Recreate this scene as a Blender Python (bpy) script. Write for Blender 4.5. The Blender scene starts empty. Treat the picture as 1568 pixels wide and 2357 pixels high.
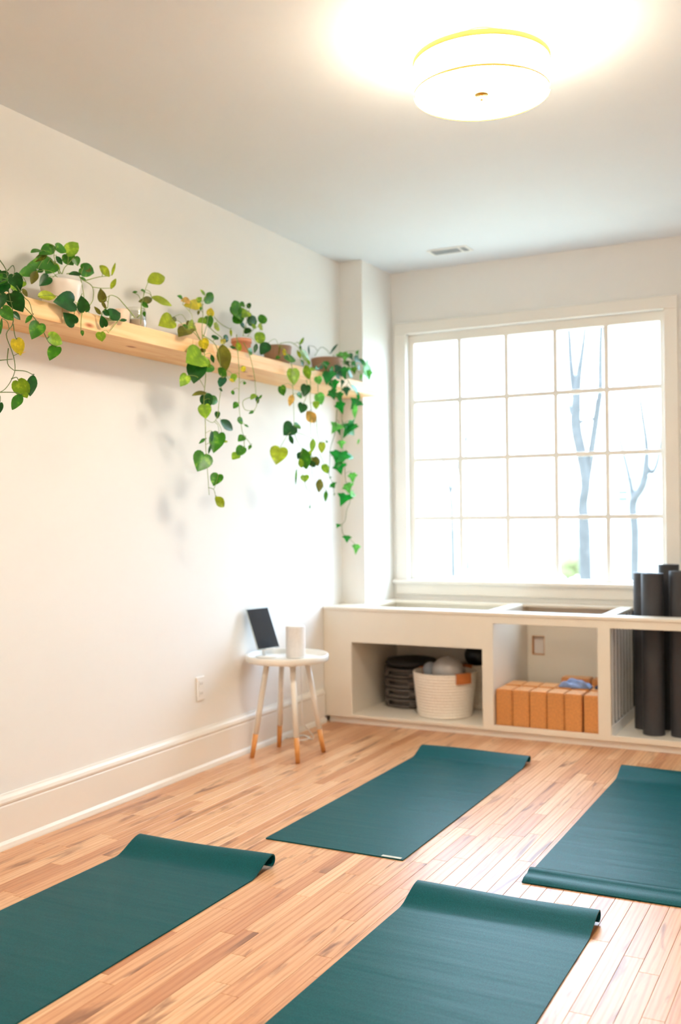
import bpy, bmesh, math, random
from mathutils import Vector, Matrix
random.seed(7)
C = bpy.context.scene
COL = C.collection
PI = math.pi

# ------------------------------------------------------------------ camera
FPX = 2327.4                      # focal length in pixels of the 1568x2357 frame
yaw, pitch, roll = map(math.radians, (27.3368, 0.1454, -0.6425))
FW = Vector((-math.sin(yaw)*math.cos(pitch), math.cos(yaw)*math.cos(pitch), math.sin(pitch)))
rt0 = Vector((math.cos(yaw), math.sin(yaw), 0)); up0 = rt0.cross(FW)
RT = rt0*math.cos(roll)+up0*math.sin(roll); UP = up0*math.cos(roll)-rt0*math.sin(roll)
CP = Vector((0, 0, 1.36))
cd = bpy.data.cameras.new('camera'); cam = bpy.data.objects.new('camera', cd); COL.objects.link(cam)
cam.matrix_world = Matrix((( RT.x, UP.x, -FW.x, CP.x), (RT.y, UP.y, -FW.y, CP.y), (RT.z, UP.z, -FW.z, CP.z), (0, 0, 0, 1)))
cd.sensor_fit = 'VERTICAL'; cd.sensor_height = 36; cd.lens = FPX/2357*36
cd.clip_start = .05; cd.clip_end = 300
cd.dof.use_dof = True; cd.dof.focus_distance = 3.55; cd.dof.aperture_fstop = 1.8
C.camera = cam

def ray(px, py): return RT*((px-784)/FPX) - UP*((py-1178.5)/FPX) + FW
def at(px, py, ax, val):
    """photo pixel -> point of the world plane (axis ax = val)"""
    r = ray(px, py); t = (val-CP[ax])/r[ax]; return CP+r*t

# ------------------------------------------------------------------ light
w = bpy.data.worlds.new('overcast_sky'); C.world = w; w.use_nodes = True
bg = w.node_tree.nodes['Background']; bg.inputs[0].default_value = (.68, .87, 1.13, 1); bg.inputs[1].default_value = 6.6
C.view_settings.view_transform = 'Standard'; C.view_settings.look = 'None'
C.view_settings.gamma = 1; C.view_settings.use_curve_mapping = False
C.view_settings.exposure = 1.12
try:
    C.cycles.use_denoising = True; C.cycles.max_bounces = 10; C.cycles.diffuse_bounces = 6
    C.cycles.sample_clamp_indirect = 6; C.cycles.transparent_max_bounces = 16
    C.cycles.caustics_reflective = False; C.cycles.caustics_refractive = False
except Exception: pass
pl = bpy.data.lights.new('window_portal', 'AREA'); pl.shape = 'RECTANGLE'; pl.size = 1.85; pl.size_y = 1.8
pl.cycles.is_portal = True
po = bpy.data.objects.new('window_portal', pl); COL.objects.link(po); po.location = (-1.99, 6.80, 1.75)
po.rotation_euler = (-PI/2, 0, 0)
LAMP_EMIT = 34.0; LAMP_COL = (1, .885, .71); BULB_W = 12.0

# ------------------------------------------------------------------ materials
def lin(c):
    c = c/255.; return c/12.92 if c <= .04045 else ((c+.055)/1.055)**2.4
def rgb(r, g, b): return (lin(r), lin(g), lin(b), 1)
def new_mat(name):
    m = bpy.data.materials.new(name); m.use_nodes = True
    nt = m.node_tree; return m, nt, nt.nodes['Principled BSDF']
def N(nt, typ, **kw):
    n = nt.nodes.new(typ)
    for k, v in kw.items():
        if k.startswith('i_'): n.inputs[k[2:].replace('_', ' ')].default_value = v
        else: setattr(n, k, v)
    return n
def ramp(nt, stops):
    n = nt.nodes.new('ShaderNodeValToRGB'); e = n.color_ramp.elements
    while len(e) < len(stops): e.new(.5)
    for q, (p, c) in zip(e, stops): q.position = p; q.color = c
    return n
def plain(name, col, rough=.5, var=.04, scale=8, bump=0, bscale=200, metal=0, spec=.5, coords='Object', sheen=0):
    m, nt, b = new_mat(name); L = nt.links
    tc = N(nt, 'ShaderNodeTexCoord'); nz = N(nt, 'ShaderNodeTexNoise', i_Scale=scale, i_Detail=4.)
    L.new(tc.outputs[coords], nz.inputs['Vector'])
    lo = tuple(c*(1-var) for c in col[:3])+(1,); hi = tuple(min(1, c*(1+var)) for c in col[:3])+(1,)
    r = ramp(nt, [(.3, lo), (.7, hi)]); L.new(nz.outputs['Fac'], r.inputs[0]); L.new(r.outputs[0], b.inputs['Base Color'])
    b.inputs['Roughness'].default_value = rough; b.inputs['Metallic'].default_value = metal
    b.inputs['Specular IOR Level'].default_value = spec
    if sheen: b.inputs['Sheen Weight'].default_value = sheen
    if bump:
        n2 = N(nt, 'ShaderNodeTexNoise', i_Scale=bscale, i_Detail=3.); L.new(tc.outputs[coords], n2.inputs['Vector'])
        bp = N(nt, 'ShaderNodeBump', i_Strength=bump, i_Distance=.002)
        L.new(n2.outputs['Fac'], bp.inputs['Height']); L.new(bp.outputs[0], b.inputs['Normal'])
    return m
M = {}
M['wall'] = plain('wall_paint', rgb(236, 235, 232), .7, .01, 2, .15, 350)
M['ceiling'] = plain('ceiling_paint', rgb(226, 231, 236), .8, .01, 2, .1, 300)
M['trim'] = plain('trim_paint', rgb(236, 232, 224), .35, .01, 3)
M['cab'] = plain('cabinet_paint', rgb(234, 226, 212), .42, .02, 3)
M['cabin'] = plain('cabinet_inside_paint', rgb(230, 222, 208), .5, .02, 3)
M['white'] = plain('white_lacquer', rgb(238, 234, 226), .3, .01, 5)
M['pot_white'] = plain('white_ceramic', rgb(236, 228, 220), .35, .03, 9)
M['pot_cream'] = plain('cream_ceramic', rgb(240, 218, 196), .5, .04, 9)
M['terracotta'] = plain('terracotta', rgb(226, 160, 128), .8, .06, 14)
M['pot_brown'] = plain('taupe_stoneware', rgb(150, 118, 94), .7, .08, 14)
M['soil'] = plain('potting_soil', rgb(60, 45, 32), .95, .3, 60, .8, 90)
M['rubber'] = plain('dark_rubber', rgb(88, 80, 75), .5, .08, 20, .3, 300)
M['rubber_dark'] = plain('black_rubber', rgb(34, 31, 29), .6, .08, 20)
M['matroll'] = plain('charcoal_mat', rgb(52, 50, 52), .5, .06, 12, .3, 500)
M['dark'] = plain('joint_dark', rgb(150, 104, 72), .8, .1, 5)
M['cork'] = plain('cork', rgb(208, 140, 72), .42, .16, 90, .4, 220, spec=.9)
M['leather'] = plain('tan_leather', rgb(190, 108, 52), .5, .1, 30)
M['bluecloth'] = plain('blue_cloth', rgb(118, 134, 172), .8, .2, 30, .4, 120, sheen=.3)
M['greyball'] = plain('grey_vinyl', rgb(168, 164, 160), .3, .05, 6)
M['silver'] = plain('silver_vinyl', rgb(158, 166, 174), .2, .1, 10)
M['black'] = plain('black_vinyl', rgb(26, 25, 25), .35, .05, 6)
M['legwood'] = plain('leg_beech', rgb(214, 150, 84), .45, .08, 12)
M['brass'] = plain('brass', rgb(226, 180, 92), .3, .05, 8, metal=1)
M['plastic'] = plain('white_plastic', rgb(236, 234, 230), .35, .01, 5)
M['socket'] = plain('socket_dark', rgb(110, 104, 98), .5, .05, 5)
M['tabletback'] = plain('tablet_aluminium', rgb(176, 186, 186), .35, .02, 5, metal=.6)
M['speaker'] = plain('speaker_fabric', rgb(222, 214, 208), .85, .03, 60, .5, 700)
M['ventgrey'] = plain('vent_grey', rgb(176, 184, 190), .5, .02, 5)
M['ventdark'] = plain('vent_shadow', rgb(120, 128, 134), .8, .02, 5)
M['tag'] = plain('woven_tag', rgb(205, 205, 196), .7, .05, 40)
M['slat'] = plain('slat_paint', rgb(240, 240, 240), .45, .02, 5)
M['slatgapdark'] = plain('slat_gap_darkening', rgb(44, 48, 44), .8, .05, 5)  # near-black colour put in to darken the gaps between the slats
M['rawwood'] = plain('raw_edge', rgb(205, 150, 95), .7, .1, 30)
M['lawn'] = plain('pale_dry_lawn', rgb(176, 172, 150), .95, .15, .6)
M['housewall'] = plain('pale_siding', rgb(200, 205, 210), .8, .03, 2)
M['houseroof'] = plain('grey_shingle', rgb(140, 146, 152), .9, .08, 4)
M['housewin'] = plain('dark_pane', rgb(70, 84, 92), .15, .05, 2)
M['bark'] = plain('grey_bark', rgb(77, 76, 75), .95, .2, 6, .6, 30)
M['bush'] = plain('winter_shrub', rgb(116, 120, 84), .9, .2, 12, .6, 40)
M['edging'] = plain('shed_cladding', rgb(96, 104, 112), .9, .1, 8)

def glass_mat():
    m, nt, b = new_mat('window_glass'); L = nt.links; out = nt.nodes['Material Output']
    t = N(nt, 'ShaderNodeBsdfTransparent'); t.inputs[0].default_value = (.96, .98, .97, 1)
    g = N(nt, 'ShaderNodeBsdfGlossy'); g.inputs['Roughness'].default_value = .02
    f = N(nt, 'ShaderNodeFresnel'); f.inputs[0].default_value = 1.45; mx = N(nt, 'ShaderNodeMixShader')
    # the thin pane does not bend the ray, so only its outer faces reflect (the inner side would act as total reflection)
    ge = N(nt, 'ShaderNodeNewGeometry'); iv = N(nt, 'ShaderNodeMath', operation='SUBTRACT'); iv.inputs[0].default_value = 1
    L.new(ge.outputs['Backfacing'], iv.inputs[1]); ml = N(nt, 'ShaderNodeMath', operation='MULTIPLY'); L.new(iv.outputs[0], ml.inputs[0]); L.new(f.outputs[0], ml.inputs[1])
    L.new(ml.outputs[0], mx.inputs[0]); L.new(t.outputs[0], mx.inputs[1]); L.new(g.outputs[0], mx.inputs[2]); L.new(mx.outputs[0], out.inputs[0])
    return m
M['glass'] = glass_mat()
def jar_mat():
    m, nt, b = new_mat('jar_glass'); L = nt.links; out = nt.nodes['Material Output']
    t = N(nt, 'ShaderNodeBsdfTransparent'); t.inputs[0].default_value = (.93, .94, .92, 1)
    g = N(nt, 'ShaderNodeBsdfGlossy'); g.inputs['Roughness'].default_value = .08
    lw = N(nt, 'ShaderNodeLayerWeight'); lw.inputs[0].default_value = .35; mx = N(nt, 'ShaderNodeMixShader')
    L.new(lw.outputs['Facing'], mx.inputs[0]); L.new(t.outputs[0], mx.inputs[1]); L.new(g.outputs[0], mx.inputs[2]); L.new(mx.outputs[0], out.inputs[0])
    return m
M['jar'] = jar_mat()
def emit_mat(name, col, s, base=(.9, .86, .8, 1)):
    m, nt, b = new_mat(name)
    b.inputs['Base Color'].default_value = base; b.inputs['Roughness'].default_value = .8
    b.inputs['Emission Color'].default_value = tuple(col)+(1,); b.inputs['Emission Strength'].default_value = s
    return m
M['diffuser'] = emit_mat('lit_diffuser', LAMP_COL, LAMP_EMIT)
M['shade'] = emit_mat('lit_drum_shade', (1, .86, .62), 5.5)
M['shaderim'] = emit_mat('gold_shade_band', (1, .62, .18), .12, rgb(190, 128, 34))

def floor_mat():
    m, nt, b = new_mat('oak_strip'); L = nt.links
    geo = N(nt, 'ShaderNodeNewGeometry'); oi = N(nt, 'ShaderNodeObjectInfo')
    add = N(nt, 'ShaderNodeMath', operation='ADD'); L.new(geo.outputs['Random Per Island'], add.inputs[0]); L.new(oi.outputs['Random'], add.inputs[1])
    fr = N(nt, 'ShaderNodeMath', operation='FRACT'); L.new(add.outputs[0], fr.inputs[0])
    off = N(nt, 'ShaderNodeVectorMath', operation='SCALE'); off.inputs[0].default_value = (31, 57, 13); L.new(fr.outputs[0], off.inputs['Scale'])
    p = N(nt, 'ShaderNodeVectorMath', operation='ADD'); L.new(geo.outputs['Position'], p.inputs[0]); L.new(off.outputs[0], p.inputs[1])
    mp = N(nt, 'ShaderNodeMapping'); mp.inputs['Scale'].default_value = (60, 2.6, 60); L.new(p.outputs[0], mp.inputs[0])
    grain = N(nt, 'ShaderNodeTexNoise', i_Scale=1.6, i_Detail=7., i_Roughness=.6, i_Distortion=.5); L.new(mp.outputs[0], grain.inputs['Vector'])
    mp2 = N(nt, 'ShaderNodeMapping'); mp2.inputs['Scale'].default_value = (13, 1.1, 13); L.new(p.outputs[0], mp2.inputs[0])
    wav = N(nt, 'ShaderNodeTexWave', i_Scale=1.1, i_Distortion=9., i_Detail=2.); wav.inputs['Detail Scale'].default_value = .6; L.new(mp2.outputs[0], wav.inputs['Vector'])
    base = ramp(nt, [(0, rgb(188, 132, 92)), (.1, rgb(202, 148, 106)), (.3, rgb(210, 160, 118)), (.55, rgb(216, 168, 126)), (.8, rgb(222, 177, 135)), (1, rgb(228, 188, 148))])
    L.new(fr.outputs[0], base.inputs[0])
    gr = ramp(nt, [(.3, rgb(226, 200, 178)), (.55, (1, 1, 1, 1))]); L.new(grain.outputs['Fac'], gr.inputs[0])
    mul = N(nt, 'ShaderNodeMix', data_type='RGBA', blend_type='MULTIPLY'); mul.inputs['Factor'].default_value = .6
    L.new(base.outputs[0], mul.inputs[6]); L.new(gr.outputs[0], mul.inputs[7])
    wr = ramp(nt, [(0, rgb(216, 186, 160)), (.5, (1, 1, 1, 1))]); L.new(wav.outputs['Fac'], wr.inputs[0])
    mul2 = N(nt, 'ShaderNodeMix', data_type='RGBA', blend_type='MULTIPLY'); mul2.inputs['Factor'].default_value = .45
    L.new(mul.outputs[2], mul2.inputs[6]); L.new(wr.outputs[0], mul2.inputs[7])
    # mineral streaks and knots
    mp3 = N(nt, 'ShaderNodeMapping'); mp3.inputs['Scale'].default_value = (14, 1.8, 14); L.new(p.outputs[0], mp3.inputs[0])
    kn = N(nt, 'ShaderNodeTexNoise', i_Scale=.9, i_Detail=5., i_Distortion=1.2); L.new(mp3.outputs[0], kn.inputs['Vector'])
    kr = ramp(nt, [(.58, (0, 0, 0, 1)), (.70, (1, 1, 1, 1))]); L.new(kn.outputs['Fac'], kr.inputs[0])
    mix = N(nt, 'ShaderNodeMix', data_type='RGBA'); L.new(kr.outputs[0], mix.inputs['Factor'])
    L.new(mul2.outputs[2], mix.inputs[6]); mix.inputs[7].default_value = rgb(132, 86, 56)
    L.new(mix.outputs[2], b.inputs['Base Color'])
    b.inputs['Roughness'].default_value = .33; b.inputs['Specular IOR Level'].default_value = .5
    bp = N(nt, 'ShaderNodeBump', i_Strength=.12, i_Distance=.001); L.new(grain.outputs['Fac'], bp.inputs['Height']); L.new(bp.outputs[0], b.inputs['Normal'])
    return m
M['floor'] = floor_mat()

def pine_mat(name='pine_board', cols=((230, 174, 116), (244, 202, 146), (250, 216, 168))):
    m, nt, b = new_mat(name); L = nt.links
    geo = N(nt, 'ShaderNodeNewGeometry'); oi = N(nt, 'ShaderNodeObjectInfo')
    off = N(nt, 'ShaderNodeVectorMath', operation='SCALE'); off.inputs[0].default_value = (11, 23, 7); L.new(oi.outputs['Random'], off.inputs['Scale'])
    p = N(nt, 'ShaderNodeVectorMath', operation='ADD'); L.new(geo.outputs['Position'], p.inputs[0]); L.new(off.outputs[0], p.inputs[1])
    mp = N(nt, 'ShaderNodeMapping'); mp.inputs['Scale'].default_value = (22, 1.3, 22); L.new(p.outputs[0], mp.inputs[0])
    g = N(nt, 'ShaderNodeTexNoise', i_Scale=1.3, i_Detail=6., i_Distortion=.8); L.new(mp.outputs[0], g.inputs['Vector'])
    r = ramp(nt, [(.25, rgb(*cols[0])), (.5, rgb(*cols[1])), (.75, rgb(*cols[2]))]); L.new(g.outputs['Fac'], r.inputs[0])
    v = N(nt, 'ShaderNodeTexVoronoi', i_Scale=1.0); mp2 = N(nt, 'ShaderNodeMapping'); mp2.inputs['Scale'].default_value = (7, 3.2, 9); L.new(p.outputs[0], mp2.inputs[0]); L.new(mp2.outputs[0], v.inputs['Vector'])
    kr = ramp(nt, [(.05, (1, 1, 1, 1)), (.13, (0, 0, 0, 1))]); L.new(v.outputs['Distance'], kr.inputs[0])
    mix = N(nt, 'ShaderNodeMix', data_type='RGBA'); L.new(kr.outputs[0], mix.inputs['Factor']); L.new(r.outputs[0], mix.inputs[6]); mix.inputs[7].default_value = rgb(168, 84, 34)
    L.new(mix.outputs[2], b.inputs['Base Color']); b.inputs['Roughness'].default_value = .55
    bp = N(nt, 'ShaderNodeBump', i_Strength=.15, i_Distance=.001); L.new(g.outputs['Fac'], bp.inputs['Height']); L.new(bp.outputs[0], b.inputs['Normal'])
    return m
M['pine'] = pine_mat()

def mat_mat():
    m, nt, b = new_mat('teal_mat_rubber'); L = nt.links
    tc = N(nt, 'ShaderNodeTexCoord')
    n1 = N(nt, 'ShaderNodeTexNoise', i_Scale=300., i_Detail=2.); L.new(tc.outputs['Object'], n1.inputs['Vector'])
    r = ramp(nt, [(.3, rgb(4, 64, 70)), (.7, rgb(10, 84, 90))]); L.new(n1.outputs['Fac'], r.inputs[0]); L.new(r.outputs[0], b.inputs['Base Color'])
    mp = N(nt, 'ShaderNodeMapping'); mp.inputs['Scale'].default_value = (1.2, 9, 1); L.new(tc.outputs['Object'], mp.inputs[0])
    n2 = N(nt, 'ShaderNodeTexNoise', i_Scale=1.4, i_Detail=2.); L.new(mp.outputs[0], n2.inputs['Vector'])
    b1 = N(nt, 'ShaderNodeBump', i_Strength=.25, i_Distance=.012); L.new(n2.outputs['Fac'], b1.inputs['Height'])
    b2 = N(nt, 'ShaderNodeBump', i_Strength=.35, i_Distance=.0006); L.new(n1.outputs['Fac'], b2.inputs['Height']); L.new(b1.outputs[0], b2.inputs['Normal'])
    L.new(b2.outputs[0], b.inputs['Normal']); b.inputs['Roughness'].default_value = .42; b.inputs['Specular IOR Level'].default_value = .11
    return m
M['yogamat'] = mat_mat()

def basket_mat():
    m, nt, b = new_mat('cotton_rope'); L = nt.links
    tc = N(nt, 'ShaderNodeTexCoord'); n = N(nt, 'ShaderNodeTexNoise', i_Scale=120., i_Detail=3.)
    L.new(tc.outputs['Object'], n.inputs['Vector'])
    r = ramp(nt, [(.3, rgb(236, 226, 212)), (.7, rgb(250, 243, 232))]); L.new(n.outputs['Fac'], r.inputs[0]); L.new(r.outputs[0], b.inputs['Base Color'])
    b.inputs['Roughness'].default_value = .9
    bp = N(nt, 'ShaderNodeBump', i_Strength=.5, i_Distance=.002); L.new(n.outputs['Fac'], bp.inputs['Height']); L.new(bp.outputs[0], b.inputs['Normal'])
    return m
M['rope'] = basket_mat()
def screen_mat():
    m, nt, b = new_mat('tablet_screen'); b.inputs['Base Color'].default_value = rgb(40, 46, 54); b.inputs['Roughness'].default_value = .12
    return m
M['screen'] = screen_mat()
LEAFC = {'d': (22, 84, 24), 'g': (58, 128, 26), 'l': (132, 176, 40), 'y': (158, 178, 36), 'Y': (206, 192, 40), 'o': (222, 176, 84),
         'b': (104, 104, 24), 'i': (30, 128, 48), 'I': (10, 142, 44), 'D': (36, 96, 64), 'v': (96, 186, 78)}  # D is a dark teal leaf green
LM = {}
def leaf_mat(k):
    if k in LM: return LM[k]
    m, nt, b = new_mat('leaf_'+{'d':'dark','g':'green','l':'light','y':'lime','Y':'yellow','o':'withered','b':'olive','i':'ivy','I':'bright_ivy','D':'teal_ivy','v':'pale_ivy'}[k]); L = nt.links; out = nt.nodes['Material Output']
    c = LEAFC[k]; tc = N(nt, 'ShaderNodeTexCoord'); oi = N(nt, 'ShaderNodeObjectInfo')
    ad = N(nt, 'ShaderNodeVectorMath', operation='ADD'); L.new(tc.outputs['Object'], ad.inputs[0]); L.new(oi.outputs['Random'], ad.inputs[1])
    n = N(nt, 'ShaderNodeTexNoise', i_Scale=3.2, i_Detail=4.); L.new(ad.outputs[0], n.inputs['Vector'])
    hi = tuple(min(255, int(x*1.18+8)) for x in c); lo = tuple(int(x*.85) for x in c)
    if k in 'gl': hi = (min(255, c[0]+60), min(255, c[1]+45), c[2]+25)
    r = ramp(nt, [(.35, rgb(*lo)), (.55, rgb(*c)), (.72, rgb(*hi))]); L.new(n.outputs['Fac'], r.inputs[0]); L.new(r.outputs[0], b.inputs['Base Color'])
    b.inputs['Roughness'].default_value = .35
    t = N(nt, 'ShaderNodeBsdfTranslucent'); L.new(r.outputs[0], t.inputs[0])
    mx = N(nt, 'ShaderNodeMixShader'); mx.inputs[0].default_value = .35; L.new(b.outputs[0], mx.inputs[1]); L.new(t.outputs[0], mx.inputs[2]); L.new(mx.outputs[0], out.inputs[0])
    LM[k] = m; return m
M['stem'] = plain('vine_stem', rgb(128, 150, 60), .5, .1, 20)
M['stem_dark'] = plain('vine_stem_dark', rgb(84, 110, 50), .5, .1, 20)

# ------------------------------------------------------------------ mesh helpers
class MB:
    def __init__(s): s.v = []; s.f = []; s.sm = []
    def add(s, vs, fs, smooth=False):
        o = len(s.v); s.v += [tuple(p) for p in vs]; s.f += [tuple(i+o for i in f) for f in fs]; s.sm += [smooth]*len(fs); return s
    def box(s, x0, x1, y0, y1, z0, z1):
        vs = [(x, y, z) for z in (z0, z1) for y in (y0, y1) for x in (x0, x1)]
        return s.add(vs, [(0, 2, 3, 1), (4, 5, 7, 6), (0, 1, 5, 4), (2, 6, 7, 3), (0, 4, 6, 2), (1, 3, 7, 5)])
    def lathe(s, prof, c=(0, 0, 0), n=40, smooth=True, rmod=None):
        """prof: (r, z) from bottom to top"""
        vs = []; fs = []
        for (r, z) in prof:
            for k in range(n):
                a = 2*PI*k/n; q = r*(rmod(a) if rmod else 1)
                vs.append((c[0]+q*math.cos(a), c[1]+q*math.sin(a), c[2]+z))
        for i in range(len(prof)-1):
            for k in range(n):
                k2 = (k+1) % n; fs.append((i*n+k, i*n+k2, (i+1)*n+k2, (i+1)*n+k))
        if prof[0][0] > 1e-5: fs.append(tuple(reversed(range(n))))
        if prof[-1][0] > 1e-5: fs.append(tuple(range((len(prof)-1)*n, len(prof)*n)))
        return s.add(vs, fs, smooth)
    def tube(s, pts, r, n=6, r1=None, cap=True):
        pts = [Vector(p) for p in pts]; m = len(pts); vs = []; fs = []
        rs = r if isinstance(r, (list, tuple)) else [r+(((r1 if r1 is not None else r)-r)*i/max(1, m-1)) for i in range(m)]
        ref = None
        for i, p in enumerate(pts):
            t = (pts[min(i+1, m-1)]-pts[max(i-1, 0)]); t = t.normalized() if t.length > 1e-9 else Vector((0, 0, 1))
            if ref is None: ref = t.orthogonal().normalized()
            u = (ref-t*ref.dot(t)); u = u.normalized() if u.length > 1e-6 else t.orthogonal().normalized(); ref = u; v = t.cross(u)
            for k in range(n):
                a = 2*PI*k/n; vs.append(p+(u*math.cos(a)+v*math.sin(a))*rs[i])
        for i in range(m-1):
            for k in range(n):
                k2 = (k+1) % n; fs.append((i*n+k, i*n+k2, (i+1)*n+k2, (i+1)*n+k))
        if cap: fs += [tuple(reversed(range(n))), tuple(range((m-1)*n, m*n))]
        return s.add(vs, fs, True)
    def sphere(s, c, r, nu=20, nv=12, sz=1, f=None):
        prof = [(r*math.sin(PI*i/nv)+1e-6, -r*sz*math.cos(PI*i/nv)) for i in range(nv+1)]
        return s.lathe(prof, c, nu, True, f)
    def build(s, name, mat, parent=None, bevel=0, seg=2, kind=None):
        me = bpy.data.meshes.new(name); o = bpy.data.objects.new(name, me)
        off = Vector((0, 0, 0)) if parent is None else world_loc(parent)
        me.from_pydata([tuple(Vector(p)-off) for p in s.v], [], s.f)
        for p, q in zip(me.polygons, s.sm): p.use_smooth = q
        me.materials.append(mat); me.update(); COL.objects.link(o)
        if parent is not None: o.parent = parent
        if bevel:
            b = o.modifiers.new('bevel', 'BEVEL'); b.width = bevel; b.segments = seg; b.limit_method = 'ANGLE'; b.angle_limit = math.radians(40)
        if kind: o['kind'] = kind
        return o
def world_loc(o):
    p = Vector(o.location); q = o.parent
    while q is not None: p = p+Vector(q.location); q = q.parent
    return p
def empty(name, loc, label=None, cat=None, group=None, kind=None):
    o = bpy.data.objects.new(name, None); COL.objects.link(o); o.location = loc; o.empty_display_size = .05
    return tag(o, label, cat, group, kind)
def tag(o, label=None, cat=None, group=None, kind=None):
    if label: o['label'] = label
    if cat: o['category'] = cat
    if group: o['group'] = group
    if kind: o['kind'] = kind
    return o
def box(name, mat, parent, x0, x1, y0, y1, z0, z1, bevel=.002, kind=None):
    return MB().box(x0, x1, y0, y1, z0, z1).build(name, mat, parent, bevel, 2, kind)
def holed(x0, x1, z0, z1, holes, y0, y1):
    """upright slab in the xz plane with rectangular holes, as one grid-cut mesh"""
    xs = sorted({x0, x1}|{h[0] for h in holes}|{h[1] for h in holes}); zs = sorted({z0, z1}|{h[2] for h in holes}|{h[3] for h in holes})
    m = MB(); idx = {}
    def vid(i, j, k):
        if (i, j, k) not in idx: idx[(i, j, k)] = len(m.v); m.v.append((xs[i], (y0, y1)[k], zs[j]))
        return idx[(i, j, k)]
    def solid(i, j):
        if not (0 <= i < len(xs)-1 and 0 <= j < len(zs)-1): return False
        cx = (xs[i]+xs[i+1])/2; cz = (zs[j]+zs[j+1])/2
        return not any(h[0] < cx < h[1] and h[2] < cz < h[3] for h in holes)
    for i in range(len(xs)-1):
        for j in range(len(zs)-1):
            if not solid(i, j): continue
            m.f.append((vid(i, j, 0), vid(i+1, j, 0), vid(i+1, j+1, 0), vid(i, j+1, 0)))
            m.f.append((vid(i, j, 1), vid(i, j+1, 1), vid(i+1, j+1, 1), vid(i+1, j, 1)))
            if not solid(i-1, j): m.f.append((vid(i, j, 0), vid(i, j+1, 0), vid(i, j+1, 1), vid(i, j, 1)))
            if not solid(i+1, j): m.f.append((vid(i+1, j, 0), vid(i+1, j, 1), vid(i+1, j+1, 1), vid(i+1, j+1, 0)))
            if not solid(i, j-1): m.f.append((vid(i, j, 0), vid(i, j, 1), vid(i+1, j, 1), vid(i+1, j, 0)))
            if not solid(i, j+1): m.f.append((vid(i, j+1, 0), vid(i+1, j+1, 0), vid(i+1, j+1, 1), vid(i, j+1, 1)))
    m.sm = [False]*len(m.f); return m

# ------------------------------------------------------------------ room shell
WX = -3.167; EX = 1.10; SY = -1.60; YW = 6.613; YP = 6.142; PX = -2.993; H = 3.081
T = .15
MB().box(WX-T, WX, SY-T, YW+T, -.1, H+.1).build('wall_left', M['wall'], kind='structure')
MB().box(WX, PX, YP, YW, 0, H).build('wall_pilaster', M['wall'], kind='structure')
holed(WX, EX+T, -.1, H+.1, [(-2.875, -1.105, .86, 2.635)], YW, YW+T).build('wall_back', M['wall'], kind='structure')
MB().box(EX, EX+T, SY-T, YW, -.1, H+.1).build('wall_right', M['wall'], kind='structure')
MB().box(WX, EX, SY-T, SY, -.1, H+.1).build('wall_front', M['wall'], kind='structure')
MB().box(WX, EX, SY, YW, H, H+.1).build('ceiling', M['ceiling'], kind='structure')
floor = MB().box(WX, EX, SY, YW, -.1, -.018).build('floor', M['dark'], kind='structure')

# floor boards
def board_mesh(L, W_=.0605):
    g = .0007; x = W_/2-.0001; y = L/2-.0006; t = .018
    vs = [(-x, -y, -t), (x, -y, -t), (x, y, -t), (-x, y, -t), (-x, -y, -g), (x, -y, -g), (x, y, -g), (-x, y, -g),
          (-x+g, -y+g, 0), (x-g, -y+g, 0), (x-g, y-g, 0), (-x+g, y-g, 0)]
    fs = [(0, 1, 5, 4), (1, 2, 6, 5), (2, 3, 7, 6), (3, 0, 4, 7), (4, 5, 9, 8), (5, 6, 10, 9), (6, 7, 11, 10), (7, 4, 8, 11), (8, 9, 10, 11)]
    return vs, fs
rnd = random.Random(11)
LEN = [.34, .48, .62, .78, .95, 1.15]
meshes = {}
for L_ in LEN:
    me = bpy.data.meshes.new('board'); vs, fs = board_mesh(L_); me.from_pydata(vs, [], fs); me.materials.append(M['floor']); meshes[L_] = me
def topx(p):
    r = Vector(p)-CP; d = r.dot(FW)
    if d < .2: return None
    return 784+FPX*r.dot(RT)/d, 1178.5-FPX*r.dot(UP)/d, d
boards = []
MATS = [(-2.665, -2.035, 1.48, 3.33), (-1.433, -.787, 1.48, 3.34), (-2.245, -1.613, 3.625, 5.32), (-1.128, -.50, 3.60, 5.32)]
x = WX+.061/2; 
while x < EX-.02:
    y = SY-rnd.random()*.6
    while y < 5.95:
        L_ = rnd.choice(LEN); cy = y+L_/2; y += L_
        if cy+L_/2 < SY+.3 : continue
        a = max(cy-L_/2, SY); b_ = min(cy+L_/2, 6.0)
        vis = 0; sz = 0
        for k in range(9):
            q = (x, a+(b_-a)*(k+.5)/9, 0); s = topx(q)
            if s and -10 < s[0] < 1578 and s[1] < 2367 and q[1] < 5.87 and not any(m_[0] < q[0] < m_[1] and m_[2] < q[1] < m_[3] for m_ in MATS):
                vis += 1; sz = max(sz, (FPX/s[2])**2)
        boards.append((vis*sz*L_, x, cy, L_))
    x += .061
boards.sort(reverse=True)
st = MB()
for i, (s_, bx_, cy, L_) in enumerate(boards):
    if i < 296 and s_ > 0 and cy-L_/2 > SY and cy+L_/2 < YW-.02:
        o = bpy.data.objects.new('floor_board', meshes[L_]); COL.objects.link(o); o.parent = floor; o.location = (bx_, cy, 0)
    else:
        vs, fs = board_mesh(min(L_, 2)); a = cy-L_/2; b_ = cy+L_/2
        st.add([(v[0]+bx_, min(max(v[1]+cy, SY+.002), YW-.03), v[2]) for v in vs], fs)
st.build('floor_boards', M['floor'], floor, kind='stuff')

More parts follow.
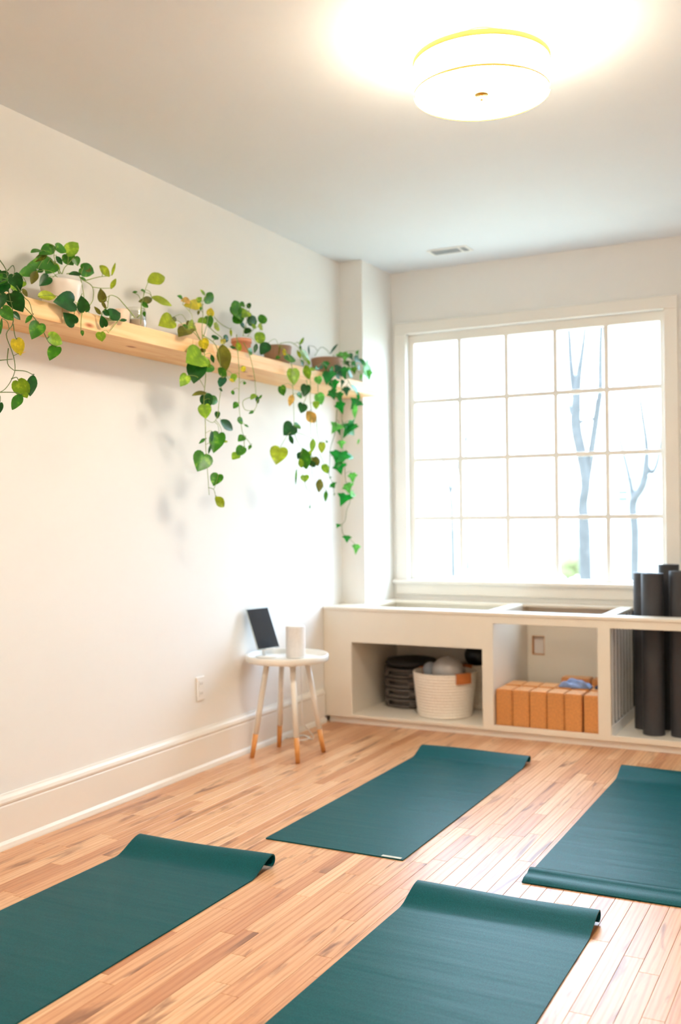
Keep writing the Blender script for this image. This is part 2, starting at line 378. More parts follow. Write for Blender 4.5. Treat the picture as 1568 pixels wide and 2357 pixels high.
# baseboards: profile (distance from wall, z)
BP = [(0, 0), (.030, 0), (.030, .006), (.026, .022), (.019, .030), (.016, .033), (.016, .172), (.013, .178), (.018, .184), (.020, .192), (.016, .205), (.008, .216), (.005, .224), (0, .224)]
def baseboard(name, p0, p1, nrm):
    n = len(BP); vs = []
    for p in (p0, p1):
        for d, z in BP: vs.append((p[0]+nrm[0]*d, p[1]+nrm[1]*d, z))
    fs = [(i, (i+1) % n, n+(i+1) % n, n+i) for i in range(n)]+[tuple(range(n)), tuple(reversed(range(n, 2*n)))]
    MB().add(vs, fs).build(name, M['trim'], kind='structure')
baseboard('baseboard_left', (WX, SY), (WX, 5.845), (1, 0))
baseboard('baseboard_right', (EX, SY), (EX, 5.845), (-1, 0))
baseboard('baseboard_front', (WX+.03, SY), (EX-.03, SY), (0, 1))

# ------------------------------------------------------------------ window
win = empty('window_1', (-1.99, YW, .9), kind='structure')
GX0, GX1, GZ0, GZ1 = -2.833, -1.138, .912, 2.571
tx = M['trim']
box('side_casing', tx, win, -2.965, -2.875, YW-.022, YW, .895, 2.635, .004)
box('side_casing', tx, win, -1.105, -1.018, YW-.022, YW, .895, 2.635, .004)
box('head_casing', tx, win, -2.965, -1.018, YW-.022, YW, 2.635, 2.715, .004)
box('stool', M['white'], win, -2.985, -1.0, YW-.055, YW+.06, .868, .895, .006)
box('apron', tx, win, -2.975, -1.01, YW-.02, YW, .79, .868, .004)
f = holed(-2.875, -1.105, .895, 2.635, [(GX0, GX1, GZ0, GZ1)], YW+.035, YW+.075).build('sash_frame', tx, win, .004)
mw = .0155
gx = [GX0+(GX1-GX0)*i/5 for i in range(6)]; gz = [GZ0+(GZ1-GZ0)*i/4 for i in range(5)]
for i in range(1, 5): box('upright_muntin', tx, win, gx[i]-mw, gx[i]+mw, YW+.042, YW+.068, GZ0, GZ1, .003)
for i in range(1, 4): box('level_muntin', tx, win, GX0, GX1, YW+.0425, YW+.0675, gz[i]-mw, gz[i]+mw, .003)
for i in range(5):
    for j in range(4): box('pane', M['glass'], win, gx[i]+.002, gx[i+1]-.002, YW+.054, YW+.057, gz[j]+.002, gz[j+1]-.002, 0)

# ------------------------------------------------------------------ built-in bench
YC = 5.858; ZT = .757; ZB = .043
cab = empty('storage_bench', (-1.0, YC, 0), 'long cream built-in storage bench with open top bays under the window', 'bench')
fm = M['cab']; im = M['cabin']
BX0 = WX+.002; BX1 = EX-.003; YB = YW-.034
STI = [(-2.07, -2.0), (-1.37, -1.297), (-.33, -.26), (.40, .47)]
holed(BX0, BX1, ZB, .737, [(-2.96, -2.07, .062, .531), (-2.0, -1.37, .075, .69), (-1.297, -.33, .075, .69), (-.26, .40, .075, .69), (.47, 1.04, .075, .69)], YC, YC+.02).build('face_frame', fm, cab, .0015)
box('toe_kick', M['trim'], cab, BX0+.03, BX1, YC+.022, YC+.04, .001, ZB, 0)
box('bay_floor', M['cab'], cab, BX0, BX1, YC+.021, YP-.002, ZB, .062, 0)
box('bay_floor', M['cab'], cab, PX+.002, BX1, YP-.002, YB, ZB, .062, 0)
# top frame
RW = .115
box('top_rail', fm, cab, PX+.002, BX1, YC-.008, YC+RW, .737, ZT, .003)
box('top_end_board', fm, cab, BX0, PX+.002, YC-.008, YP-.002, .737, ZT, .003)
box('top_rail', fm, cab, PX+.002, BX1, YW-.13, YW-.002, .737, ZT, .003)
box('top_rail', fm, cab, PX+.002, -2.925, YC+RW, YW-.13, .737, ZT, .003)
for a, b_ in STI: box('top_divider', fm, cab, a-.002, b_+.002, YC+RW, YW-.13, .737, ZT, .003)
box('top_rail', fm, cab, .98, BX1, YC+RW, YW-.13, .737, ZT, .003)
# dividers
box('divider', im, cab, -2.98, -2.962, YC+.021, YB, .062, .736, 0)
box('divider', im, cab, -2.068, -2.002, YC+.021, YB, .062, .736, 0)
box('divider', im, cab, -.328, -.262, YC+.021, YB, .062, .736, 0)
box('divider', im, cab, .402, .468, YC+.021, YB, .062, .736, 0)
box('niche_ceiling', im, cab, -2.961, -2.069, YC+.021, YB, .533, .548, 0)
box('divider', M['slatgapdark'], cab, -1.368, -1.304, YC+.05, YB, .062, .736, 0)  # solid dark panel added so the slat gaps look dark, not bright
ys = 5.905
for k in range(7):
    box('slat', M['slat'], cab, -1.303, -1.297, ys, ys+.054, .13 if k > 0 else .07, .736, .003); ys += .088
box('slat_rail', M['slat'], cab, -1.3035, -1.293, YC+.021, YB, .063, .125, .002)
bpn = holed(-2.98, BX1, .062, .736, [(-1.972, -1.888, .412, .538)], YB, YW-.002); bpn.build('back_panel', im, cab)
e = MB()
e.box(-1.972, -1.968, YB+.001, YW-.003, .412, .538).box(-1.892, -1.888, YB+.001, YW-.003, .412, .538).box(-1.968, -1.892, YB+.001, YW-.003, .412, .416).box(-1.968, -1.892, YB+.001, YW-.003, .534, .538)
e.build('cutout_edge', M['rawwood'], cab)

# ------------------------------------------------------------------ things in the bench
def stack_disc(cx, cy, z, k):
    o = empty('exercise_disc', (cx, cy, z), None, 'exercise disc', 'stacked dark rubber discs in the bench niche')
    hgt = .062
    def lob(a): return 1+.012*math.cos(8*a)
    R_ = .178
    MB().lathe([(R_*.9, 0), (R_, .004), (R_, .018), (R_*.93, .021), (R_*.84, .024), (R_*.84, hgt-.021), (R_*.93, hgt-.019), (R_, hgt-.016), (R_, hgt-.003), (R_*.93, hgt)], (cx, cy, z), 64, True, lob).build('body', M['rubber'], o)
    for j in range(4):
        a = PI/2*j-.95
        p = MB(); nseg = 8; vs = []
        for i in range(nseg+1):
            b_ = a+(i/nseg-.5)*.62
            edge = .010*math.sin(PI*i/nseg)
            for rr, zz in ((R_*.93, .008+.004-edge*.3), (R_+.0035, .010-edge*.4), (R_+.0035, hgt-.010+edge*.4), (R_*.93, hgt-.012+edge*.3)): vs.append((cx+rr*math.cos(b_), cy+rr*math.sin(b_), z+zz))
        fs = []
        for i in range(nseg):
            for q in range(4): q2 = (q+1) % 4; fs.append((i*4+q, (i+1)*4+q, (i+1)*4+q2, i*4+q2))
        fs += [(0, 1, 2, 3), tuple(nseg*4+q for q in (3, 2, 1, 0))]
        p.add(vs, fs, True).build('grip_panel', M['rubber'], o)
    return o
lab = ['bottom dark rubber disc of the stack beside the white basket', 'second dark rubber disc up from the niche floor', 'third dark rubber disc up, below the top one', 'topmost ribbed dark rubber disc, just under the black cushion']
for k in range(4):
    o = stack_disc(-2.75, 6.34, .062+k*.0665, k); o['label'] = lab[k]
cu = empty('round_cushion', (-2.745, 6.34, .3285), 'black round cushion lying on top of the stacked discs', 'cushion')
MB().lathe([(.12, 0), (.165, .006), (.178, .024), (.165, .045), (.10, .056), (.02, .058), (1e-6, .058)], (-2.745, 6.34, .3285), 40).build('cover', M['rubber_dark'], cu)
MB().lathe([(.1775, .021), (.182, .0235), (.1775, .026)], (-2.745, 6.34, .3285), 40).build('piping', M['black'], cu)

def basket(cx, cy, z, r0, r1, hh, label, hang, rope=M['rope']):
    o = empty('rope_basket', (cx, cy, z), label, 'basket', 'white rope baskets in the bench niche')
    n = 15; prof = [(.001, 0), (r0*.9, .001)]
    for i in range(n):
        z0 = hh*i/n; r = r0+(r1-r0)*(i/n)**.9
        for t in (0, .3, .6, .9): prof.append((r+.004*math.sin(PI*min(1, t+.05)), z0+.004+(hh-.004)/n*t))
    prof += [(r1+.002, hh), (r1-.010, hh+.002), (r1-.014, hh-.008)]
    for i in range(6): prof.append((r1-.016-(r1-r0)*i/5, hh-.01-(hh-.03)*i/5))
    prof.append((.001, .018))
    MB().lathe(prof, (cx, cy, z), 56).build('woven_body', rope, o)
    for a in hang:
        vs = []; ns = 8
        for i in range(ns+1):
            b_ = a+(i/ns-.5)*.56
            rr = r1+.0065
            for r, zz in ((rr, hh-.058), (rr+.004, hh-.058), (rr+.004, hh+.006), (rr-.026, hh+.006), (rr-.026, hh-.045), (rr-.0235, hh-.045), (rr-.0235, hh+.003), (rr, hh+.003)): vs.append((cx+r*math.cos(b_), cy+r*math.sin(b_), z+zz))
        fs = []
        for i in range(ns):
            for q in range(8): q2 = (q+1) % 8; fs.append((i*8+q, (i+1)*8+q, (i+1)*8+q2, i*8+q2))
        fs += [tuple(range(8)), tuple(ns*8+q for q in reversed(range(8)))]
        MB().add(vs, fs).build('leather_handle', M['leather'], o)
    return o
basket(-2.41, 6.10, .062, .172, .203, .283, 'white rope basket with tan leather handles, at the front of the niche', [-PI/2+1.0, PI/2+1.0])
basket(-2.300, 6.45, .062, .105, .125, .29, 'narrow white rope basket half hidden behind the front basket', [-PI/2-.3])
def ball(name, c, r, mat, label, squash=1):
    o = empty(name, (c[0], c[1], c[2]-r*squash), label, 'ball')
    MB().sphere(c, r, 32, 20, squash).build('ball_skin', mat, o)
    if r > .06: MB().lathe([(.012, 0), (.012, .004), (.007, .006), (.001, .006)], (c[0], c[1], c[2]+r*squash-.004), 12).build('valve_plug', M['plastic'] if mat != M['black'] else M['rubber'], o)
    return o
ball('exercise_ball', (-2.375, 6.07, .352), .105, M['greyball'], 'smooth warm-grey exercise ball on top in the front basket', .85)
ball('small_ball', (-2.51, 6.11, .345), .052, M['silver'], 'small shiny silver ball at the left rim of the front basket')
ball('small_ball', (-2.445, 6.225, .36), .05, M['silver'], 'shiny silver ball behind the grey exercise ball in the basket')
ball('exercise_ball', (-2.300, 6.45, .408), .098, M['black'], 'black ball sitting in the narrow basket at the back', .9)
# hidden support inside baskets: towels
tw = tag(MB().lathe([(.12, 0), (.14, .02), (.145, .15), (.12, .175), (.001, .18)], (-2.41, 6.10, .081), 28).build('folded_towel', M['slat']), 'pale towel folded inside the front basket under the balls', 'towel')
tw = tag(MB().lathe([(.06, 0), (.078, .02), (.082, .215), (.07, .24), (.001, .245)], (-2.300, 6.45, .081), 24).build('folded_towel', M['slat']), 'pale towel folded in the narrow back basket under the black ball', 'towel')

# cork blocks
def block(cx, cy, z, sx, sy, sz, label, group, rz=0):
    bm = bmesh.new(); bmesh.ops.create_cube(bm, size=1)
    for v in bm.verts: v.co.x *= sx; v.co.y *= sy; v.co.z = v.co.z*sz+sz/2
    bmesh.ops.bevel(bm, geom=bm.edges[:], offset=.005, segments=2, affect='EDGES')
    me = bpy.data.meshes.new('yoga_block'); bm.to_mesh(me); bm.free(); me.materials.append(M['cork'])
    o = bpy.data.objects.new('yoga_block', me); COL.objects.link(o); o.location = (cx, cy, z); o.rotation_euler = (0, 0, rz)
    return tag(o, label, 'yoga block', group)
bl = ['cork yoga block at the left end of the front row, against the bay wall', 'second cork yoga block from the left in the front row', 'third cork yoga block from the left in the front row',
      'fourth cork yoga block from the left, standing in the front row', 'fifth cork yoga block from the left, beside the dark gap', 'cork yoga block at the right end of the front row, partly behind the post']
bx = -1.945
for k in range(6):
    if k == 5: bx += .008
    block(bx, 5.966, .0625, .1015, .155, .228, bl[k], 'cork blocks in the front row of the middle bay'); bx += .1055
bl2 = ['leftmost cork yoga block of the second row, behind the front row', 'cork yoga block second in the back row, behind the front row']
bx = -1.94
for k in range(6):
    block(bx, 6.135, .0625, .1015, .155, .232, None, 'cork blocks in the second row of the middle bay')
    COL.objects[-1]['label'] = ['leftmost cork yoga block of the second row, behind the front row', 'second cork yoga block from the left in the second row', 'third cork yoga block of the second row, left of the blue cloth',
       'cork yoga block in the second row under the left end of the blue cloth', 'cork yoga block in the second row under the middle of the blue cloth', 'rightmost cork yoga block of the second row, under the cloth end'][k]
    bx += .1055
# raised cork slab tilted behind the cloth
for k in range(2):
    block(-1.60+.19*k, 6.30, .0625, .18, .10, .265, ['wide cork block behind the left part of the blue cloth', 'wide cork block in the bay corner behind the cloth'][k], 'wide cork blocks at the back of the middle bay')
# crumpled cloth
def crumple(name, cx, cy, z, sx, sy, hh, mat, label, seed):
    rg = random.Random(seed); nx, ny = 34, 22; vs = []; fs = []
    ph = [(rg.uniform(8, 20), rg.uniform(8, 22), rg.uniform(0, 6)) for _ in range(6)]
    for layer in (1, 0):
        for j in range(ny+1):
            for i in range(nx+1):
                u = i/nx*2-1; v = j/ny*2-1
                r = math.sqrt((u*u+v*v)/max(1e-6, 1)) ; m_ = max(abs(u), abs(v)); ang = math.atan2(v, u)
                q = m_*(1+.10*math.sin(3*ang+seed)+.06*math.sin(7*ang))
                x_ = cx+sx/2*q*math.cos(ang); y_ = cy+sy/2*q*math.sin(ang)
                f_ = max(0, 1-m_**3); h_ = sum(math.sin(a*(x_-cx)*5+b_*(y_-cy)*5+c) for a, b_, c in ph)/3.2
                top = z+.004+hh*f_*(.55+.45*h_)
                vs.append((x_, y_, top if layer else z))
    n1 = (nx+1)*(ny+1)
    for j in range(ny):
        for i in range(nx):
            a = j*(nx+1)+i; fs.append((a, a+1, a+nx+2, a+nx+1)); fs.append((n1+a, n1+a+nx+1, n1+a+nx+2, n1+a+1))
    ring = [i for i in range(nx+1)]+[j*(nx+1)+nx for j in range(1, ny+1)]+[ny*(nx+1)+i for i in range(nx-1, -1, -1)]+[j*(nx+1) for j in range(ny-1, 0, -1)]
    for a, b_ in zip(ring, ring[1:]+ring[:1]): fs.append((b_, a, n1+a, n1+b_))
    return tag(MB().add(vs, fs, True).build(name, mat), label, 'cloth')
crumple('crumpled_cloth', -1.565, 6.12, .296, .20, .13, .06, M['bluecloth'], 'crumpled light blue cloth lying on the second-row cork blocks', 3)
crumple('crumpled_cloth', -1.405, 6.12, .296, .085, .11, .035, plain('navy_cloth', rgb(30, 36, 60), .8, .3, 40), 'small dark navy cloth bundle right of the light blue cloth', 5)

# rolled mats
def mat_roll(cx, cy, r, z0, z1, label):
    o = empty('rolled_mat', (cx, cy, z0), label, 'rolled mat', 'charcoal mats rolled up and stood in the bench bay')
    th = .006; turns = 3.2; n = 120; vs = []; fs = []
    for i in range(n+1):
        t = i/n; a = t*turns*2*PI; rr = r-th-(r-th-.030)*t
        for q, zz in ((rr+th*.9, z0), (rr, z0), (rr, z1), (rr+th*.9, z1)): vs.append((cx+q*math.cos(a+.7), cy+q*math.sin(a+.7), zz))
    for i in range(n):
        for q in range(4): q2 = (q+1) % 4; fs.append((i*4+q, i*4+q2, (i+1)*4+q2, (i+1)*4+q))
    fs += [(3, 2, 1, 0), tuple(n*4+q for q in range(4))]
    m = MB().add(vs, fs, True)
    ob = m.build('mat_sheet', M['matroll'], o)
    es = ob.modifiers.new('es', 'EDGE_SPLIT'); es.split_angle = math.radians(40)
    return o
ZF = .0625
mat_roll(-1.093, 6.062, .070, ZF, .998, 'charcoal rolled mat nearest the front, left of the group')
mat_roll(-1.172, 6.205, .064, ZF, .992, 'charcoal rolled mat behind the front left one, next to the slats')
mat_roll(-.937, 6.075, .070, ZF, 1.012, 'charcoal rolled mat at the right edge of the picture, beside the front one')
mat_roll(-1.035, 6.265, .068, ZF, 1.04, 'tall charcoal rolled mat standing behind the front two')
mat_roll(-.885, 6.30, .070, ZF, 1.045, 'tall charcoal rolled mat at the back beside the picture edge')

# ------------------------------------------------------------------ side table and what is on it
TX, TY = -2.913, 4.955
tb = empty('side_table', (TX, TY, 0), 'small round white tray table with splayed wood-tipped legs by the wall', 'table')
R_ = .236
MB().lathe([(.001, .536), (R_-.006, .536), (R_, .540), (R_, .571), (R_-.004, .574), (R_-.010, .571), (R_-.012, .552), (R_-.018, .548), (.001, .548)], (TX, TY, 0), 72).build('tray_top', M['white'], tb)
for sx, sy in ((-1, -1), (-1, 1), (1, -1), (1, 1)):
    a = Vector((TX+.082*sx, TY+.082*sy, .5355)); b_ = Vector((TX+.148*sx, TY+.148*sy, .001)); m_ = b_.lerp(a, .25)
    l = MB().tube([m_, a], .0155, 16, .0165).build('leg', M['white'], tb)
    MB().tube([b_, m_+(m_-b_)*.001], .0125, 16, .0156).build('leg_tip', M['legwood'], l)
    MB().tube([a-Vector((0, 0, .02)), a], .024, 16).build('leg_socket', M['white'], l)
# tablet
S0 = Vector((-3.045, 4.945, .5485))
az = math.radians(74.8); wv = Vector((math.cos(az), math.sin(az), 0)); nh = Vector((math.sin(az), -math.cos(az), 0))
upv = Vector((-nh.x*.40, -nh.y*.40, .9165)).normalized(); nn = wv.cross(upv)
if nn.dot(nh) < 0: nn = -nn
BC = S0+Vector((0, 0, .050))+nh*.022
def slab(mb, c, w_, l0, l1, d0, d1):
    vs = [c+wv*a+upv*b_+nn*d for d in (d0, d1) for b_ in (l0, l1) for a in (-w_/2, w_/2)]
    mb.add(vs, [(0, 2, 3, 1), (4, 5, 7, 6), (0, 1, 5, 4), (2, 6, 7, 3), (0, 4, 6, 2), (1, 3, 7, 5)]); return mb
tbl = empty('tablet', BC, 'black-screened tablet leaning on a stand on the white tray table', 'tablet')
slab(MB(), BC, .172, 0, .247, -.004, .003).build('case', M['tabletback'], tbl, .003)
slab(MB(), BC, .164, .005, .242, .0031, .0042).build('screen', M['screen'], tbl, .001)
sd = empty('tablet_stand', S0, 'white plastic stand holding up the tablet', 'stand')
MB().lathe([(.001, 0), (.058, 0), (.062, .003), (.06, .007), (.02, .010), (.001, .010)], S0, 32).build('stand_base', M['plastic'], sd)
b0 = S0-nh*.018+Vector((0, 0, .004))
MB().tube([b0, b0+Vector((0, 0, .04))-nh*.005, BC+upv*.08-nn*.012], .009, 10).build('stand_arm', M['plastic'], sd)
pb = MB(); slab(pb, BC, .07, .0, .11, -.0105, -.0045); pb.build('back_plate', M['plastic'], sd, .002)
pb = MB(); slab(pb, BC, .07, -.0055, -.0005, -.0105, .016); pb.build('ledge', M['plastic'], sd, .001)
# speaker
SPC = (-2.885, 5.005)
sp = empty('speaker', (SPC[0], SPC[1], .5485), 'pale cylindrical fabric speaker standing on the tray table', 'speaker')
z = .5485; r = .0555
MB().lathe([(.001, 0), (r-.006, 0), (r, .004), (r, .008)], (SPC[0], SPC[1], z), 48).build('foot_ring', M['plastic'], sp)
MB().lathe([(r, .008), (r+.0005, .012), (r+.0005, .172), (r-.002, .176)], (SPC[0], SPC[1], z), 48).build('fabric_sleeve', M['speaker'], sp)
MB().lathe([(r-.002, .176), (r-.005, .180), (r-.012, .181), (.001, .179)], (SPC[0], SPC[1], z), 48).build('top_cap', M['plastic'], sp)
# power cord
def catmull(P, n=6):
    P = [Vector(p) for p in P]; out = []
    for i in range(len(P)-1):
        p0 = P[max(0, i-1)]; p1 = P[i]; p2 = P[i+1]; p3 = P[min(len(P)-1, i+2)]
        for k in range(n):
            t = k/n; out.append(.5*((2*p1)+(p2-p0)*t+(2*p0-5*p1+4*p2-p3)*t*t+(3*p1-p0-3*p2+p3)*t**3))
    out.append(P[-1]); return out
def fl(px, py, z_=.0045): return at(px, py, 2, z_)
cpts = [Vector((-2.99, 5.205, .553)), Vector((-2.98, 5.225, .50)), Vector((-2.96, 5.20, .30)), Vector((-2.955, 5.20, .14)), at(700, 1668, 1, 5.25), fl(722, 1695), fl(716, 1701), fl(700, 1693), fl(684, 1698), fl(690, 1704), fl(706, 1702), fl(712, 1696), fl(690, 1692), fl(665, 1698), fl(655, 1699), Vector((-3.11, 5.2, .0045))]
cord = tag(MB().tube(catmull(cpts, 8), .0035, 8).build('power_cord', M['plastic']), 'white power cord hanging behind the tray table and coiled on the floor', 'cord')

# wall outlet
ou = empty('wall_outlet', (WX, 4.462, .438), 'white socket plate on the left wall beside the tray table', 'outlet')
box('cover_plate', M['plastic'], ou, WX+.0005, WX+.008, 4.425, 4.499, .375, .501, .003)
for zc in (.412, .464):
    rc = box('receptacle', M['plastic'], ou, WX+.008, WX+.0105, 4.444, 4.480, zc-.016, zc+.016, .002)
    sl = MB().box(WX+.0105, WX+.011, 4.453, 4.4555, zc-.006, zc+.006).box(WX+.0105, WX+.011, 4.468, 4.4705, zc-.005, zc+.005)
    sl.build('slots', M['socket'], rc)

# ------------------------------------------------------------------ ceiling light(s)
def ceiling_light(cx, cy, label):
    o = empty('ceiling_light', (cx, cy, H), label, 'ceiling light', 'drum lights on the ceiling')
    R2 = .243; zb = 2.862; zt = 2.982
    MB().lathe([(.001, H-.028), (.06, H-.028), (.075, H-.02), (.08, H-.0005), (.001, H-.0005)], (cx, cy, 0), 40).build('canopy', M['brass'], o)
    MB().tube([(cx, cy, zb+.004), (cx, cy, H-.026)], .006, 12).build('rod', M['brass'], o)
    sh = MB().lathe([(R2, zb), (R2, zt-.017), (R2-.003, zt-.017), (R2-.003, zb)], (cx, cy, 0), 96); sh.f.pop(); sh.f.pop(); sh.sm = sh.sm[:len(sh.f)]
    shade = sh.build('drum_shade', M['shade'], o)
    rm = MB().lathe([(R2+.0015, zt-.019), (R2+.0015, zt), (R2-.004, zt), (R2-.004, zt-.019)], (cx, cy, 0), 96); rm.f.pop(); rm.f.pop(); rm.sm = rm.sm[:len(rm.f)]
    rm.build('gold_band', M['shaderim'], shade)
    rm = MB().lathe([(R2+.001, zb-.002), (R2+.001, zb+.003), (R2-.004, zb+.003), (R2-.004, zb-.002)], (cx, cy, 0), 96); rm.f.pop(); rm.f.pop(); rm.sm = rm.sm[:len(rm.f)]
    rm.build('lower_band', M['shaderim'], shade)
    MB().lathe([(.001, zb), (R2-.005, zb), (R2-.005, zb+.004), (.001, zb+.004)], (cx, cy, 0), 96, False).build('diffuser', M['diffuser'], o)
    fn = MB().lathe([(.001, zb-.004), (.024, zb-.003), (.025, zb-.0005), (.001, zb-.0003)], (cx, cy, 0), 28).build('finial_plate', M['brass'], o)
    MB().lathe([(.001, zb-.024), (.004, zb-.022), (.006, zb-.016), (.0035, zb-.010), (.006, zb-.006), (.006, zb-.004)], (cx, cy, 0), 16).build('finial', M['brass'], fn)
    for k in range(3):
        a = 2*PI*k/3+.4; bx_, by_ = cx+.10*math.cos(a), cy+.10*math.sin(a)
        MB().sphere((bx_, by_, 2.93), .03, 14, 10).build('bulb', M['diffuser'], o)
        MB().tube([(cx, cy, 2.935), (bx_-.02*math.cos(a), by_-.02*math.sin(a), 2.933)], .008, 8).build('bulb_arm', M['brass'], o)
        L = bpy.data.lights.new('bulb_light', 'POINT'); L.energy = BULB_W/3; L.color = LAMP_COL; L.shadow_soft_size = .035
        lo = bpy.data.objects.new('bulb_light', L); COL.objects.link(lo); lo.parent = o; lo.location = (bx_-cx, by_-cy, 2.99-H)
    return o
ceiling_light(-1.2, 3.46, 'glowing white drum light with a gold band on the ceiling')
ceiling_light(-1.2, .30, 'unseen second drum light, added on the ceiling behind the camera for warm fill')  # out-of-view drum light added to fill the room with warm light

# vent
vt = empty('ceiling_vent', (-2.37, 6.20, H), 'small grey slotted air vent in the ceiling near the window', 'vent')
VX0, VX1, VY0, VY1 = -2.52, -2.245, 6.14, 6.28
holed(VX0, VX1, 0, 1, [], 0, 1)
fr = MB(); fr.box(VX0, VX1, VY0, VY0+.018, H-.006, H-.0005).box(VX0, VX1, VY1-.018, VY1, H-.006, H-.0005).box(VX0, VX0+.018, VY0+.018, VY1-.018, H-.006, H-.0005).box(VX1-.018, VX1, VY0+.018, VY1-.018, H-.006, H-.0005).box(-2.315, -2.30, VY0+.018, VY1-.018, H-.006, H-.0005)
fr.build('vent_frame', M['plastic'], vt)
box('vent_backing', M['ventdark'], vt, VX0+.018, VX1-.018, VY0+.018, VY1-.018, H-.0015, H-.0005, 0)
for k in range(5):
    y_ = VY0+.026+k*.019
    box('vent_slat', M['ventgrey'], vt, VX0+.019, -2.316, y_, y_+.008, H-.007, H-.0016, 0)
    box('vent_slat', M['ventgrey'], vt, -2.299, VX1-.019, y_, y_+.008, H-.007, H-.0016, 0)

# ------------------------------------------------------------------ yoga mats on the floor
def yoga_mat(x0, x1, prof, label, skew=0.0, tagx=None):
    """prof: list of (y, z) centre line of the top surface, near end first"""
    th = .005
    P = [Vector((0, y, z)) for y, z in prof]; top = []; bot = []
    for i, p in enumerate(P):
        t = P[min(i+1, len(P)-1)]-P[max(i-1, 0)]; n_ = Vector((0, -t.z, t.y)).normalized()
        top.append(p); bot.append(p-n_*th)
    nx = 12; vs = []; n = len(P)
    o = empty('yoga_mat', ((x0+x1)/2, prof[0][0], 0), label, 'yoga mat', 'teal yoga mats laid out on the floor')
    for k in range(nx+1):
        x = x0+(x1-x0)*k/nx; u = k/nx
        for q in top+bot:
            f_ = 1+.06*math.sin(u*5+skew*9) if q.z > .012 else 1
            vs.append((x+skew*(q.y-prof[0][0])*0, q.y+skew*(u-.5)*.05, max(0.0004 if q.z < .004 else 0, q.z*f_)))
    fs = []; m2 = 2*n
    for k in range(nx):
        for i in range(n-1):
            a = k*m2+i; b_ = (k+1)*m2+i
            fs.append((a, b_, b_+1, a+1)); fs.append((a+n, a+n+1, b_+n+1, b_+n))
        for i in (0, n-1):
            a = k*m2+i; b_ = (k+1)*m2+i; fs.append((a, a+n, b_+n, b_) if i == 0 else (a, b_, b_+n, a+n))
    for k in (0, nx):
        for i in range(n-1):
            a = k*m2+i; q = (a, a+1, a+n+1, a+n); fs.append(q if k == 0 else tuple(reversed(q)))
    ob = MB().add(vs, fs, True).build('mat_sheet', M['yogamat'], o)
    es = ob.modifiers.new('es', 'EDGE_SPLIT'); es.split_angle = math.radians(50)
    if tagx:
        box('woven_tag', M['tag'], o, tagx[0], tagx[1], tagx[2], tagx[3], .0052, .0062, 0)
    return o
def smooth(y0, z0, y1, z1, n=10):
    return [(y0+(y1-y0)*i/n, z0+(z1-z0)*(3*(i/n)**2-2*(i/n)**3)) for i in range(n+1)]
def curl(y_flat, y_pk, zp, r):
    """rise from the flat to the crest, then roll over and under"""
    out = smooth(y_flat, .0054, y_pk, zp, 12)
    for i in range(1, 15):
        a = PI/2-i/14*math.radians(225); out.append((y_pk+r*math.cos(a)*1.0, zp-r+r*math.sin(a)))
    return out
def flat(y0, y1, n=24): return [(y0+(y1-y0)*i/n, .0054) for i in range(n)]
yoga_mat(-2.665, -2.035, flat(1.48, 3.17)+curl(3.17, 3.325, .053, .022), 'dark teal yoga mat at the left edge, its far end curled up', .3)
yoga_mat(-1.433, -.787, flat(1.48, 3.18)+curl(3.18, 3.345, .045, .019), 'teal yoga mat in the bottom centre, its far end curled up', .2)
yoga_mat(-2.245, -1.617, flat(3.626, 5.18)+curl(5.18, 5.325, .046, .019), 'teal yoga mat nearest the bench, with a pale tag on its near corner', 0, (-1.712, -1.628, 3.629, 3.646))
near = [(3.602, .0054), (3.607, .0075), (3.625, .014), (3.65, .016), (3.668, .0155), (3.685, .021), (3.70, .026), (3.715, .024), (3.735, .014), (3.76, .0065)]
yoga_mat(-1.128, -.498, near+flat(3.78, 5.18)+curl(5.18, 5.33, .044, .018), 'teal yoga mat at the right edge with a ridge along its near end', .2, (-.56, -.505, 3.612, 3.622))

# ------------------------------------------------------------------ shelf
SX0, SX1 = WX+.001, -2.879; SZ0, SZ1 = 2.147, 2.2195
sh = empty('wall_shelf', (WX, 3.5, SZ0), 'long thick pine wall shelf carrying the row of potted plants', 'shelf')
cuts = [.80, 3.128, 4.03, YP-.002]
for a, b_ in zip(cuts, cuts[1:]):
    box('board', M['pine'], sh, SX0, SX1, a+.0006, b_-.0006, SZ0+.0006, SZ1, .002)

